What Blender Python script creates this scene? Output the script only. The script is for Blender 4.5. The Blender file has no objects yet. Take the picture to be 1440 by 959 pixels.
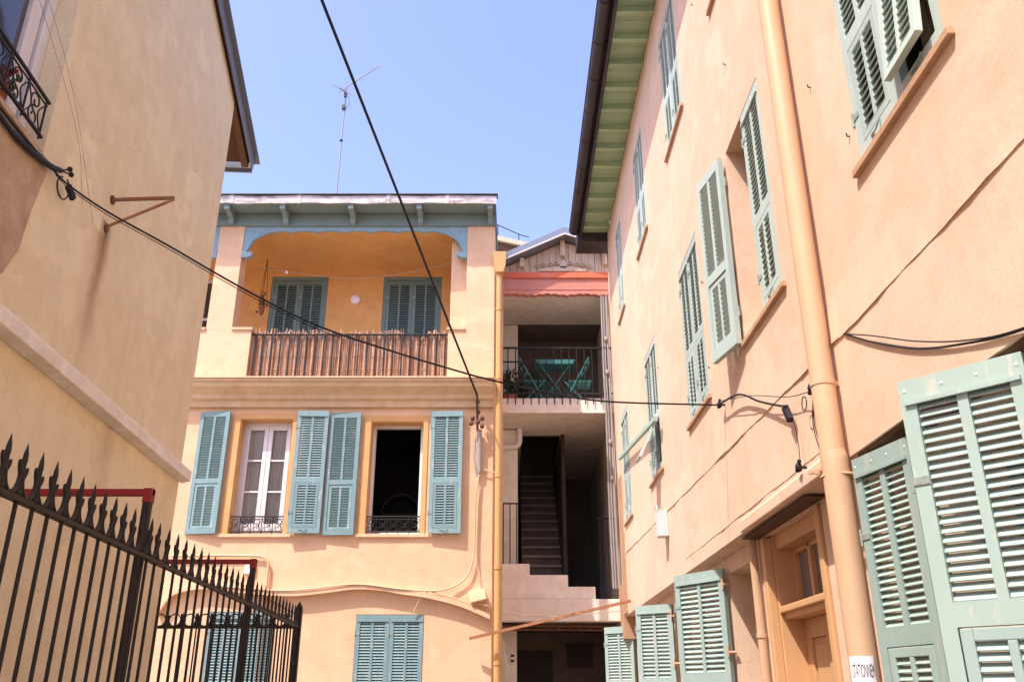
import bpy, math, random
from mathutils import Vector as V, Matrix as M
random.seed(7)
R = math.radians
S = bpy.context.scene
COL = S.collection
WM = {}                                   # world matrix of every object made here

# ------------------------------------------------------------------ helpers
class MB:
    """collects boxes, bars, tubes and prisms in world space; build() links them as ONE mesh object"""
    def __init__(s): s.v = []; s.f = []; s.sm = []
    def add(s, vs, fs, smooth=False):
        n = len(s.v); s.v += [V(p) for p in vs]
        for f in fs: s.f.append([i + n for i in f]); s.sm.append(smooth)
        return s
    def box(s, x0, x1, y0, y1, z0, z1, m=None):
        vs = [V((x, y, z)) for z in (z0, z1) for y in (y0, y1) for x in (x0, x1)]
        if m is not None: vs = [m @ p for p in vs]
        return s.add(vs, [(0, 2, 3, 1), (4, 5, 7, 6), (0, 1, 5, 4), (2, 6, 7, 3), (0, 4, 6, 2), (1, 3, 7, 5)])
    def bar(s, a, b, w, h, up=(0, 0, 1)):
        a, b = V(a), V(b); d = (b - a); L = d.length; d.normalize()
        u = V(up)
        if abs(u.dot(d)) > .95: u = V((0, 1, 0))
        x = d.cross(u).normalized(); z = x.cross(d)
        m = M((x, d, z)).transposed().to_4x4(); m.translation = a
        return s.box(-w/2, w/2, 0, L, -h/2, h/2, m)
    def tube(s, pts, r, n=6, closed=False):
        pts = [V(p) for p in pts]; N = len(pts); rings = []; prev = None
        rr = r if isinstance(r, (list, tuple)) else [r]*N
        for i, p in enumerate(pts):
            if closed: t = pts[(i+1) % N] - pts[i-1]
            else: t = pts[min(i+1, N-1)] - pts[max(i-1, 0)]
            t.normalize()
            if prev is None:
                x = t.orthogonal().normalized()
            else:
                x = (prev - t*prev.dot(t)).normalized()
            prev = x; y = t.cross(x)
            rings.append([p + rr[i]*(math.cos(2*math.pi*k/n)*x + math.sin(2*math.pi*k/n)*y) for k in range(n)])
        vs = [q for ring in rings for q in ring]; fs = []
        for i in range(N if closed else N-1):
            j = (i+1) % N
            for k in range(n):
                k2 = (k+1) % n
                fs.append((i*n+k, i*n+k2, j*n+k2, j*n+k))
        s.add(vs, fs, True)
        if not closed:
            s.add(rings[0], [tuple(range(n))[::-1]]); s.add(rings[-1], [tuple(range(n))])   # caps on their own vertices
        return s
    def prism(s, poly, o, u, w, d):
        """polygon (a,b) -> o + a*u + b*w, extruded by the vector d"""
        o, u, w, d = V(o), V(u), V(w), V(d); n = len(poly)
        a = [o + u*p[0] + w*p[1] for p in poly]; b = [p + d for p in a]
        return s.add(a + b, [tuple(range(n))[::-1], tuple(range(n, 2*n))] + [(i, (i+1) % n, n+(i+1) % n, n+i) for i in range(n)])
    def strip(s, lower, upper, d):
        """solid between two matching polylines, extruded by d"""
        d = V(d); n = len(lower)
        lo = [V(p) for p in lower]; up = [V(p) for p in upper]
        vs = lo + up + [p+d for p in lo] + [p+d for p in up]; fs = []
        for i in range(n-1):
            fs += [(i, i+1, n+i+1, n+i), (2*n+i, 3*n+i, 3*n+i+1, 2*n+i+1), (i, 2*n+i, 2*n+i+1, i+1), (n+i, n+i+1, 3*n+i+1, 3*n+i)]
        fs += [(0, n, 3*n, 2*n), (n-1, 3*n-1, 4*n-1, 2*n-1)]
        return s.add(vs, fs)
    def ball(s, c, r, n=10, sx=1, sy=1, sz=1):
        c = V(c); vs = []; fs = []; m = n//2
        for i in range(m+1):
            th = math.pi*i/m
            for k in range(n):
                ph = 2*math.pi*k/n
                vs.append(c + V((r*sx*math.sin(th)*math.cos(ph), r*sy*math.sin(th)*math.sin(ph), r*sz*math.cos(th))))
        for i in range(m):
            for k in range(n): fs.append((i*n+k, (i+1)*n+k, (i+1)*n+(k+1) % n, i*n+(k+1) % n))
        return s.add(vs, fs, True)
    def panel(s, o, u, nrm, w, h, t, holes=(), back=True):
        """upright wall slab with rectangular holes; o bottom corner on the outer face"""
        o, u, nrm = V(o), V(u), V(nrm); z = V((0, 0, 1))
        xs = sorted({0, w, *[q for H in holes for q in H[:2]]}); zs = sorted({0, h, *[q for H in holes for q in H[2:]]})
        P = lambda a, b, d: o + u*a + z*b - nrm*d
        def inhole(a, b): return any(H[0] < a < H[1] and H[2] < b < H[3] for H in holes)
        for i in range(len(xs)-1):
            for j in range(len(zs)-1):
                if inhole((xs[i]+xs[i+1])/2, (zs[j]+zs[j+1])/2): continue
                a0, a1, b0, b1 = xs[i], xs[i+1], zs[j], zs[j+1]
                s.add([P(a0, b0, 0), P(a1, b0, 0), P(a1, b1, 0), P(a0, b1, 0)], [(0, 1, 2, 3)])
                if back: s.add([P(a0, b0, t), P(a1, b0, t), P(a1, b1, t), P(a0, b1, t)], [(3, 2, 1, 0)])
        for (a0, a1, b0, b1) in list(holes) + [(0, w, 0, h)]:
            q = [(a0, b0), (a1, b0), (a1, b1), (a0, b1)]
            for k in range(4):
                p, r = q[k], q[(k+1) % 4]
                s.add([P(*p, 0), P(*r, 0), P(*r, t), P(*p, t)], [(0, 1, 2, 3)])
        return s
    def mesh(s, name, mat, inv=None):
        me = bpy.data.meshes.new(name)
        vs = [inv @ p for p in s.v] if inv is not None else s.v
        me.from_pydata([tuple(p) for p in vs], [], s.f)
        me.polygons.foreach_set('use_smooth', s.sm)
        me.materials.append(mat); me.update()
        return me
    def build(s, name, mat, parent=None, bevel=0, loc=None):
        if parent is None:
            W = M.Translation(V(loc)) if loc is not None else M.Identity(4)
        else: W = WM[parent]
        o = bpy.data.objects.new(name, s.mesh(name, mat, W.inverted()))
        COL.objects.link(o); WM[o] = W
        if parent is not None: o.parent = parent
        else: o.location = W.translation
        if bevel:
            b = o.modifiers.new('Bevel', 'BEVEL'); b.width = bevel; b.segments = 2; b.limit_method = 'ANGLE'
        return o

def link(name, me, parent, W):
    o = bpy.data.objects.new(name, me); COL.objects.link(o); WM[o] = W
    if parent is not None:
        o.parent = parent; o.matrix_local = WM[parent].inverted() @ W
    else: o.matrix_local = W
    return o
def tag(o, label, cat, group=None, kind=None):
    o['label'] = label; o['category'] = cat
    if group: o['group'] = group
    if kind: o['kind'] = kind
    return o
def thing(name, loc, label, cat, rz=0, group=None):
    o = bpy.data.objects.new(name, None); COL.objects.link(o)
    o.location = loc; o.rotation_euler = (0, 0, rz); o.empty_display_size = .2
    WM[o] = M.Translation(V(loc)) @ M.Rotation(rz, 4, 'Z')
    return tag(o, label, cat, group)
def curve(pts, n=8):
    """Catmull-Rom through the points"""
    P = [V(p) for p in pts]; P = [P[0]*2-P[1]] + P + [P[-1]*2-P[-2]]; out = []
    for i in range(1, len(P)-2):
        for k in range(n):
            t = k/n; a, b, c, d = P[i-1:i+3]
            out.append(.5*((2*b) + (c-a)*t + (2*a-5*b+4*c-d)*t*t + (3*b-a-3*c+d)*t**3))
    return out + [P[-2]]
def arc(c, r, a0, a1, n, u=(1, 0, 0), w=(0, 0, 1)):
    c, u, w = V(c), V(u), V(w)
    return [c + u*(r*math.cos(R(a0+(a1-a0)*k/n))) + w*(r*math.sin(R(a0+(a1-a0)*k/n))) for k in range(n+1)]
def spiral(c, r0, r1, a0, a1, n, u, w):
    c, u, w = V(c), V(u), V(w)
    return [c + (u*math.cos(R(a0+(a1-a0)*k/n)) + w*math.sin(R(a0+(a1-a0)*k/n)))*(r0+(r1-r0)*k/n) for k in range(n+1)]

# ------------------------------------------------------------------ materials
def mat_base(name):
    m = bpy.data.materials.new(name); m.use_nodes = True
    nt = m.node_tree; return m, nt, nt.nodes['Principled BSDF'], nt.nodes, nt.links
def ramp(N, L, src, stops):
    r = N.new('ShaderNodeValToRGB'); e = r.color_ramp.elements
    while len(e) < len(stops): e.new(.5)
    for i, (p, c) in enumerate(stops):
        e[i].position = p; e[i].color = c if len(c) == 4 else (*c, 1)
    L.new(src, r.inputs[0]); return r
def noise(N, L, vec, scale, detail=4, rough=.55):
    n = N.new('ShaderNodeTexNoise'); n.inputs['Scale'].default_value = scale
    n.inputs['Detail'].default_value = detail; n.inputs['Roughness'].default_value = rough
    L.new(vec, n.inputs['Vector']); return n.outputs['Fac']
def mixc(N, L, fac, a, b, mode='MIX'):
    x = N.new('ShaderNodeMix'); x.data_type = 'RGBA'; x.blend_type = mode
    for sock, val in ((x.inputs[0], fac), (x.inputs[6], a), (x.inputs[7], b)):
        if isinstance(val, (float, int)): sock.default_value = val
        elif isinstance(val, tuple): sock.default_value = (*val, 1) if len(val) == 3 else val
        else: L.new(val, sock)
    return x.outputs[2]
def vmul(N, L, vec, k):
    x = N.new('ShaderNodeVectorMath'); x.operation = 'MULTIPLY'; L.new(vec, x.inputs[0]); x.inputs[1].default_value = k
    return x.outputs[0]
def plaster(name, base, dark, pale, bump=.12, streak=.25, mott=1., fine=90, rough=.92):
    m, nt, P, N, L = mat_base(name)
    tc = N.new('ShaderNodeTexCoord').outputs['Object']
    big = noise(N, L, tc, .9, 5, .6); mid = noise(N, L, tc, 5.5, 5, .6)
    c = mixc(N, L, ramp(N, L, big, [(.35, (0, 0, 0)), (.7, (1, 1, 1))]).outputs[0], base, pale)
    md = N.new('ShaderNodeMath'); md.operation = 'MULTIPLY'; md.inputs[1].default_value = .45*mott
    L.new(ramp(N, L, mid, [(.42, (0, 0, 0)), (.72, (1, 1, 1))]).outputs[0], md.inputs[0])
    c = mixc(N, L, md.outputs[0], c, dark)
    st = noise(N, L, vmul(N, L, tc, (4.5, 4.5, .28)), 1.3, 4, .65)
    sf = N.new('ShaderNodeMath'); sf.operation = 'MULTIPLY'; sf.inputs[1].default_value = streak
    L.new(ramp(N, L, st, [(.52, (0, 0, 0)), (.75, (1, 1, 1))]).outputs[0], sf.inputs[0])
    c = mixc(N, L, sf.outputs[0], c, dark)
    gr = noise(N, L, tc, 55, 4, .7)
    c = mixc(N, L, 1., c, ramp(N, L, gr, [(.3, (.90, .89, .88)), (.7, (1.06, 1.06, 1.06))]).outputs[0], 'MULTIPLY')
    pa = noise(N, L, vmul(N, L, tc, (.55, .55, .8)), 1.1, 7, .62)
    c = mixc(N, L, 1., c, ramp(N, L, pa, [(.47, (1, 1, 1)), (.495, (.945, .93, .915)), (.60, (.945, .93, .915)), (.62, (1.03, 1.03, 1.03))]).outputs[0], 'MULTIPLY')
    vo = N.new('ShaderNodeTexVoronoi'); vo.feature = 'DISTANCE_TO_EDGE'; vo.inputs['Scale'].default_value = .75
    wv = N.new('ShaderNodeVectorMath'); wv.operation = 'MULTIPLY_ADD'; wn = N.new('ShaderNodeTexNoise'); wn.inputs['Scale'].default_value = 2.2; wn.inputs['Detail'].default_value = 6
    L.new(tc, wn.inputs['Vector']); L.new(wn.outputs['Color'], wv.inputs[0]); wv.inputs[1].default_value = (.5, .5, .5); L.new(tc, wv.inputs[2]); L.new(wv.outputs[0], vo.inputs['Vector'])
    ck = ramp(N, L, vo.outputs['Distance'], [(0, (1, 1, 1)), (.0035, (0, 0, 0))]).outputs[0]
    cm = ramp(N, L, noise(N, L, tc, .8, 3), [(.56, (0, 0, 0)), (.66, (.5, .5, .5))]).outputs[0]
    c = mixc(N, L, mixc(N, L, 1., ck, cm, 'MULTIPLY'), c, tuple(q*.6 for q in dark))
    ch_ = noise(N, L, tc, 9, 8, .75)
    c = mixc(N, L, ramp(N, L, ch_, [(.70, (0, 0, 0)), (.735, (.55, .55, .55))]).outputs[0], c, dark)
    L.new(c, P.inputs['Base Color']); P.inputs['Roughness'].default_value = rough
    P.inputs['Specular IOR Level'].default_value = .2
    b1 = noise(N, L, tc, fine, 3, .6); b2 = noise(N, L, tc, 2.2, 4, .55)
    ad = N.new('ShaderNodeMath'); ad.operation = 'MULTIPLY_ADD'; L.new(b2, ad.inputs[0]); ad.inputs[1].default_value = 5.; L.new(b1, ad.inputs[2])
    bp = N.new('ShaderNodeBump'); bp.inputs['Strength'].default_value = bump; bp.inputs['Distance'].default_value = .02
    L.new(ad.outputs[0], bp.inputs['Height']); L.new(bp.outputs[0], P.inputs['Normal'])
    return m
def paint(name, base, worn, amount=.5, scale=(14, 14, 3), rough=.6, bump=.08, lo=.55, hi=.7, metallic=0):
    m, nt, P, N, L = mat_base(name)
    tc = N.new('ShaderNodeTexCoord').outputs['Object']
    n1 = noise(N, L, vmul(N, L, tc, scale), 1, 6, .65); n2 = noise(N, L, tc, 3, 3)
    f = N.new('ShaderNodeMath'); f.operation = 'MULTIPLY'; f.inputs[1].default_value = amount
    L.new(ramp(N, L, n1, [(lo, (0, 0, 0)), (hi, (1, 1, 1))]).outputs[0], f.inputs[0])
    k = tuple(min(1, q*1.12) for q in base); d = tuple(q*.85 for q in base)
    c = mixc(N, L, n2, d, k)
    c = mixc(N, L, f.outputs[0], c, worn)
    oi = N.new('ShaderNodeObjectInfo').outputs['Random']
    c = mixc(N, L, 1., c, ramp(N, L, oi, [(0, (.88, .89, .90)), (1, (1.08, 1.07, 1.05))]).outputs[0], 'MULTIPLY')
    L.new(c, P.inputs['Base Color']); P.inputs['Roughness'].default_value = rough; P.inputs['Metallic'].default_value = metallic
    P.inputs['Specular IOR Level'].default_value = .3
    bp = N.new('ShaderNodeBump'); bp.inputs['Strength'].default_value = bump; bp.inputs['Distance'].default_value = .01
    L.new(n1, bp.inputs['Height']); L.new(bp.outputs[0], P.inputs['Normal'])
    return m

peach = plaster('peach_plaster', (.80, .58, .41), (.71, .49, .325), (.82, .61, .445), .07, .2, 1.2)
facade_p = plaster('apricot_plaster', (.78, .525, .325), (.68, .42, .235), (.80, .56, .355), .1, .2)
ochre = plaster('ochre_plaster', (.76, .42, .15), (.62, .32, .10), (.80, .46, .18), .1, .2)
ochre_paint = plaster('ochre_surround_paint', (.68, .40, .16), (.58, .31, .11), (.72, .44, .2), .06, .2)
cornice_p = plaster('cornice_plaster', (.68, .49, .28), (.5, .35, .19), (.72, .54, .33), .1, .4)
white_p = plaster('whitewash', (.88, .81, .71), (.64, .55, .45), (.90, .84, .75), .14, .35)
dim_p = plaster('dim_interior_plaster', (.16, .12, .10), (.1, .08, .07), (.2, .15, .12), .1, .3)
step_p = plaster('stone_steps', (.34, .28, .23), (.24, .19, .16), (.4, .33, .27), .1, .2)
unlit_in = plaster('unlit_interior', (.055, .047, .043), (.03, .028, .026), (.08, .065, .055), .1, .2)  # near-black: the missing light indoors is put into the colour
sill_shade_p = plaster('shade_brown_sill', (.58, .36, .21), (.46, .27, .15), (.62, .40, .25), .1, .3)  # brown carries the shade of the sill undersides as colour
strip_shade_p = plaster('brown_shade_plaster', (.5, .30, .17), (.4, .22, .12), (.53, .33, .2), .12, .3)  # brown tone of the shaded strip at the far corner
rough_p = plaster('rough_render', (.52, .38, .26), (.36, .24, .15), (.58, .43, .30), .5, .35, 1.6, 38)
green = paint('pale_green_paint', (.48, .585, .525), (.64, .60, .52), .75, (30, 30, 6), .65, .1, .58, .64)
green_worn = paint('weathered_green_paint', (.36, .50, .43), (.55, .5, .4), .6)
teal = paint('blue_green_paint', (.215, .34, .345), (.42, .45, .41), .75, (28, 28, 6), .6, .08, .57, .64)
teal_dark = paint('teal_door_paint', (.17, .26, .25), (.12, .16, .16), .4)
beam_p = paint('grey_green_paint', (.21, .29, .27), (.3, .3, .26), .35)
span_p = paint('blue_grey_paint', (.24, .37, .42), (.36, .42, .42), .35)
soffit_p = paint('olive_green_boards', (.42, .58, .36), (.26, .32, .19), .5, (5, 16, 16))
brown_metal = paint('brown_gutter_metal', (.058, .050, .052), (.13, .11, .11), .5, (3, 3, 3), .5)
zinc = paint('weathered_zinc', (.62, .56, .53), (.22, .18, .17), .8, (3.5, 3.5, 9), .5, .15, .45, .62)
grey_metal = paint('grey_roof_metal', (.22, .24, .28), (.14, .15, .17), .4, (4, 4, 4), .42, metallic=.3)
wood_pale = paint('peeling_cream_boards', (.66, .50, .35), (.24, .15, .09), .8, (22, 22, 2.0), .8, .25, .5, .7)
red_p = paint('red_orange_paint', (.72, .17, .08), (.62, .27, .18), .6, (3, 3, 2), .7)
pink_p = paint('faded_red_paint', (.62, .25, .18), (.62, .38, .3), .6, (5, 5, 2), .75)
iron = paint('black_iron', (.018, .016, .015), (.07, .045, .03), .5, (20, 20, 20), .55)
gate_iron = paint('dark_gate_iron', (.020, .016, .013), (.055, .03, .02), .5, (20, 20, 8), .55)
red_iron = paint('dark_red_iron', (.26, .016, .014), (.15, .012, .01), .6, (14, 14, 14), .5)
rust = paint('rusty_steel', (.30, .13, .06), (.5, .34, .22), .6, (12, 12, 12), .85)
rust_dk = paint('dark_rust', (.14, .065, .04), (.3, .15, .08), .6, (12, 12, 12), .9)
cable_m = paint('black_cable', (.016, .015, .018), (.05, .04, .04), .3, (9, 9, 9), .6)
cable_l = paint('pale_cable', (.66, .48, .31), (.5, .36, .24), .4, (9, 9, 9), .7)
grey_cable = paint('grey_conduit', (.33, .30, .29), (.18, .16, .15), .5, (9, 9, 4), .6)
white_frame = paint('white_window_paint', (.74, .71, .70), (.55, .5, .47), .4, (9, 9, 3), .5)
wood_door = paint('ochre_wood', (.64, .37, .18), (.48, .25, .10), .5, (16, 16, 1.3), .55, .12)
wood_brown = paint('brown_rafters', (.14, .075, .04), (.12, .06, .03), .6, (4, 14, 14), .8)
pipe_y = paint('yellow_ochre_pipe', (.58, .34, .13), (.46, .25, .09), .4, (9, 9, 2), .5)
pipe_peach = paint('peach_pipe', (.63, .41, .25), (.52, .31, .17), .4, (9, 9, 2), .5)
teal_f = paint('teal_garden_furniture', (.06, .22, .22), (.04, .14, .14), .4, (9, 9, 9), .45)
white_enamel = paint('white_enamel', (.8, .78, .76), (.7, .66, .62), .3, (5, 5, 5), .35)
pink_box = paint('off_white_plastic', (.78, .70, .70), (.6, .52, .5), .3, (5, 5, 5), .45)
leaf_m = paint('dark_leaves', (.035, .055, .025), (.07, .08, .03), .5, (30, 30, 30), .6)
terracotta = paint('terracotta', (.34, .13, .07), (.24, .1, .06), .4, (9, 9, 9), .85)
red_flower = paint('red_petals', (.26, .02, .025), (.4, .12, .04), .4, (30, 30, 30), .6)
cloth = paint('grey_net_curtain', (.85, .82, .80), (.55, .52, .5), .6, (45, 45, 1.2), .9, .2, .4, .6)
ground_m = plaster('courtyard_concrete', (.36, .31, .26), (.22, .18, .15), (.34, .3, .26), .3, .1)
sign_w = paint('sign_white', (.80, .78, .80), (.72, .7, .7), .2, (5, 5, 5), .4)
ink = paint('sign_black_ink', (.02, .02, .025), (.03, .03, .03), .1)
ink_pink = paint('sign_pink_ink', (.72, .22, .42), (.7, .3, .45), .1)
alu = paint('antenna_aluminium', (.30, .28, .30), (.2, .18, .2), .4, (9, 9, 9), .5, metallic=.5)

def glass_mat(name, tint, rough=.04):
    m, nt, P, N, L = mat_base(name)
    P.inputs['Base Color'].default_value = (*tint, 1); P.inputs['Roughness'].default_value = rough
    P.inputs['Specular IOR Level'].default_value = .9
    tc = N.new('ShaderNodeTexCoord').outputs['Object']
    bp = N.new('ShaderNodeBump'); bp.inputs['Strength'].default_value = .03; bp.inputs['Distance'].default_value = .05
    L.new(noise(N, L, tc, 2.5, 2), bp.inputs['Height']); L.new(bp.outputs[0], P.inputs['Normal'])
    return m
glass = glass_mat('window_glass', (.045, .045, .05))
glass_t = bpy.data.materials.new('clear_pane'); glass_t.use_nodes = True
def _gt():
    N, L = glass_t.node_tree.nodes, glass_t.node_tree.links
    P = N['Principled BSDF']; N.remove(P)
    a = N.new('ShaderNodeBsdfTransparent'); a.inputs[0].default_value = (.96, .96, .96, 1)
    g = N.new('ShaderNodeBsdfGlossy'); g.inputs['Roughness'].default_value = .05
    fr = N.new('ShaderNodeFresnel'); fr.inputs[0].default_value = 1.5
    x = N.new('ShaderNodeMixShader'); L.new(fr.outputs[0], x.inputs[0]); L.new(a.outputs[0], x.inputs[1]); L.new(g.outputs[0], x.inputs[2])
    L.new(x.outputs[0], N['Material Output'].inputs[0])
_gt()

# reed screen: vertical canes with horizontal tie wires
def reed_material():
    m, nt, P, N, L = mat_base('reed_canes')
    tc = N.new('ShaderNodeTexCoord').outputs['Object']
    a = noise(N, L, vmul(N, L, tc, (95, 30, 2.2)), 1, 4, .7); b = noise(N, L, vmul(N, L, tc, (7, 7, 1.6)), 1, 4, .6)
    c = ramp(N, L, a, [(.3, (.16, .075, .04)), (.5, (.52, .30, .17)), (.72, (.74, .52, .35))]).outputs[0]
    c = mixc(N, L, ramp(N, L, b, [(.35, (0, 0, 0)), (.7, (1, 1, 1))]).outputs[0], c, (.42, .30, .26), 'MULTIPLY') if False else mixc(N, L, ramp(N, L, b, [(.4, (0, 0, 0)), (.75, (.6, .6, .6))]).outputs[0], c, (.62, .44, .36))
    isl = N.new('ShaderNodeNewGeometry').outputs['Random Per Island']
    c = mixc(N, L, 1., c, ramp(N, L, isl, [(0, (.55, .50, .47)), (.5, (1.05, 1.0, .95)), (1, (1.35, 1.22, 1.1))]).outputs[0], 'MULTIPLY')
    L.new(c, P.inputs['Base Color']); P.inputs['Roughness'].default_value = .85
    bp = N.new('ShaderNodeBump'); bp.inputs['Strength'].default_value = .7; bp.inputs['Distance'].default_value = .01
    L.new(a, bp.inputs['Height']); L.new(bp.outputs[0], P.inputs['Normal'])
    return m
reed_m = reed_material()

# plaster of the left house carries a rust run and grime patches of their own shape
def left_plaster():
    m = plaster('cream_plaster', (.81, .70, .46), (.66, .52, .31), (.84, .735, .505), .12, .3, .8)
    nt = m.node_tree; N, L = nt.nodes, nt.links; P = N['Principled BSDF']
    src = P.inputs['Base Color'].links[0].from_socket
    sep = N.new('ShaderNodeSeparateXYZ'); L.new(N.new('ShaderNodeTexCoord').outputs['Object'], sep.inputs[0])
    def math_(op, a, b=None, c=None):
        x = N.new('ShaderNodeMath'); x.operation = op
        for i, q in enumerate((a, b, c)):
            if q is None: continue
            if isinstance(q, (int, float)): x.inputs[i].default_value = q
            else: L.new(q, x.inputs[i])
        x.use_clamp = op == 'MULTIPLY' and False
        return x.outputs[0]
    tc = N.new('ShaderNodeTexCoord').outputs['Object']
    wob = noise(N, L, vmul(N, L, tc, (3, 3, 2.5)), 1, 5, .7)
    def run(y, z0, z1, w, col, amt, src):
        dy = math_('ABSOLUTE', math_('SUBTRACT', math_('MULTIPLY_ADD', math_('SUBTRACT', wob, .5), .16, sep.outputs[1]), y))
        f = math_('SUBTRACT', 1., math_('DIVIDE', dy, w)); f = math_('MAXIMUM', f, 0.)
        t = N.new('ShaderNodeMapRange'); L.new(sep.outputs[2], t.inputs[0])
        t.inputs[1].default_value = z0; t.inputs[2].default_value = z1; t.inputs[3].default_value = 0; t.inputs[4].default_value = 1
        top = math_('LESS_THAN', sep.outputs[2], z1)
        f = math_('MULTIPLY', math_('MULTIPLY', f, t.outputs[0]), math_('MULTIPLY', top, amt))
        return mixc(N, L, f, src, col)
    src = run(-2.45, 3.55, 4.72, .11, (.16, .09, .045), .95, src)
    src = run(-2.52, 3.5, 4.6, .22, (.45, .22, .09), .5, src)
    src = run(-1.75, 2.6, 3.43, .2, (.34, .2, .1), .4, src)
    L.new(src, P.inputs['Base Color'])
    return m
cream = left_plaster()

# ------------------------------------------------------------------ world, sun, camera
SUN_DIR = V((.46, .42, -1)).normalized()
el = math.asin(-SUN_DIR.z); az = math.atan2(-SUN_DIR.x, -SUN_DIR.y)      # azimuth of the sun from +Y towards +X
w = bpy.data.worlds.new('World'); S.world = w; w.use_nodes = True
sky = w.node_tree.nodes.new('ShaderNodeTexSky'); sky.sky_type = 'NISHITA'; sky.sun_disc = False
sky.sun_elevation = el; sky.sun_rotation = az; sky.air_density = 1.0; sky.dust_density = 2.0; sky.ozone_density = 5.0
tint = w.node_tree.nodes.new('ShaderNodeMix'); tint.data_type = 'RGBA'; tint.blend_type = 'MULTIPLY'; tint.inputs[0].default_value = 1
tint.inputs[7].default_value = (1.28, 1.04, 1.10, 1)           # hazy lavender coast sky
w.node_tree.links.new(sky.outputs[0], tint.inputs[6]); w.node_tree.links.new(tint.outputs[2], w.node_tree.nodes['Background'].inputs[0])
w.node_tree.nodes['Background'].inputs[1].default_value = .15
sl = bpy.data.lights.new('sun', 'SUN'); sl.energy = 2.3; sl.angle = R(.5); sl.color = (1, .95, .87)
so = bpy.data.objects.new('sun', sl); COL.objects.link(so); so.rotation_euler = SUN_DIR.to_track_quat('-Z', 'Y').to_euler()
so.location = (-8, -8, 18)
cam = bpy.data.cameras.new('camera'); co = bpy.data.objects.new('camera', cam); COL.objects.link(co)
cam.sensor_width = 36; cam.lens = 30.5; cam.clip_start = .05; cam.clip_end = 2000
co.location = (0, 0, 1.6); co.rotation_euler = (R(90) + math.atan(500/1220), 0, 0)
S.camera = co
S.view_settings.view_transform = 'Standard'; S.view_settings.look = 'None'; S.view_settings.gamma = 1
S.view_settings.exposure = 1.42

g = MB().add([(-400, -400, 0), (400, -400, 0), (400, 400, 0), (-400, 400, 0)], [(0, 1, 2, 3)]).build('ground', ground_m)
g['kind'] = 'structure'

# ------------------------------------------------------------------ shutters (shared meshes)
def slats(mb, x0, x1, z0, z1, pitch, t=.006, depth=.034, tilt=50, y=0):
    n = max(1, int(round((z1-z0)/pitch))); p = (z1-z0)/n
    for i in range(n):
        m = M.Translation((0, y, z0+(i+.5)*p)) @ M.Rotation(R(tilt), 4, 'X')
        mb.box(x0, x1, -depth/2, depth/2, -t/2, t/2, m)
def flap_frame(fr, lo, w, z0, z1, st, pitch, y=0):
    """the inset lower panel of a shutter"""
    fr.box(0, st, y-.014, y+.014, z0, z1); fr.box(w-st, w, y-.014, y+.014, z0, z1)
    fr.box(st, w-st, y-.014, y+.014, z0, z0+st); fr.box(st, w-st, y-.014, y+.014, z1-st, z1)
    fr.box(w/2-.013, w/2+.013, y-.014, y+.014, z0+st, z1-st)
    slats(lo, st, w/2-.013, z0+st, z1-st, pitch, depth=pitch*1.2, y=y); slats(lo, w/2+.013, w-st, z0+st, z1-st, pitch, depth=pitch*1.2, y=y)
hinge_p = paint('worn_hinge_paint', (.30, .36, .32), (.24, .14, .08), .6, (30, 30, 20), .7, .2, .5, .7)
SH = {}
def shutter_meshes(w, h, split, mat, pitch=.04, flap_open=0):
    """leaf hinged at x=0, outer face towards -y; upper louvres over a framed lower flap"""
    key = (round(w, 3), round(h, 3), split, mat.name, pitch, flap_open)
    if key in SH: return SH[key]
    st = .055 if w > .4 else .048; T = .018; zs = h*split; dp = pitch*1.22
    fr = MB()
    fr.box(0, st, -T, T, 0, h); fr.box(w-st, w, -T, T, 0, h)
    fr.box(st, w-st, -T, T, h-.075, h)
    fr.box(st, w-st, -T, T, zs-.035, zs+.035); fr.box(st, w-st, -T, T, 0, .07)
    fr.box(w/2-.016, w/2+.016, -T+.002, T-.002, zs+.035, h-.075)
    fr.bar((st*.3, -T-.004, h-.078), (w-st*.3, -T-.004, h-.078), .012, .014)          # drip bead under the top rail
    for x in (st*.4, w*.36, w*.64, w-st*.4): fr.ball((x, -T, h-.035), .007, 6, 1, .5, 1)
    L = [('shutter', fr.mesh('shutter', mat))]
    for x0, x1 in ((st, w/2-.016), (w/2+.016, w-st)):
        lo = MB(); slats(lo, x0, x1, zs+.035, h-.075, pitch, depth=dp); L.append(('louvre_panel', lo.mesh('louvre_panel', mat)))
    fw = w-2*st-.008; fh = zs-.035-.07-.008; q = MB(); fl = MB()
    flap_frame(q, q, fw, 0, fh, .036, pitch)
    hm = M.Translation((st+.004, -.004 if not flap_open else -T-.012, .074+fh)) @ M.Rotation(R(-flap_open), 4, 'X') @ M.Translation((0, 0, -fh))
    fl.add([hm @ p for p in q.v], q.f); L.append(('flap', fl.mesh('flap', mat)))
    for z in (.16*h, .86*h):
        hg = MB(); hg.tube([(-.006, -T-.003, z-.035), (-.006, -T-.003, z+.035)], .006, 8)
        hg.box(-.006, .05, -T-.004, -T+.001, z-.014, z+.014); L.append(('hinge', hg.mesh('hinge', hinge_p)))
    hg = MB(); hg.tube(curve([(w*.34, -T-.003, .045), (w*.42, -T-.006, .045), (w*.5, -T-.012, .034), (w*.58, -T-.010, .05), (w*.60, -T-.006, .066)], 4), .004, 6)
    L.append(('latch', hg.mesh('latch', hinge_p)))
    SH[key] = L
    return L
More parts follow.
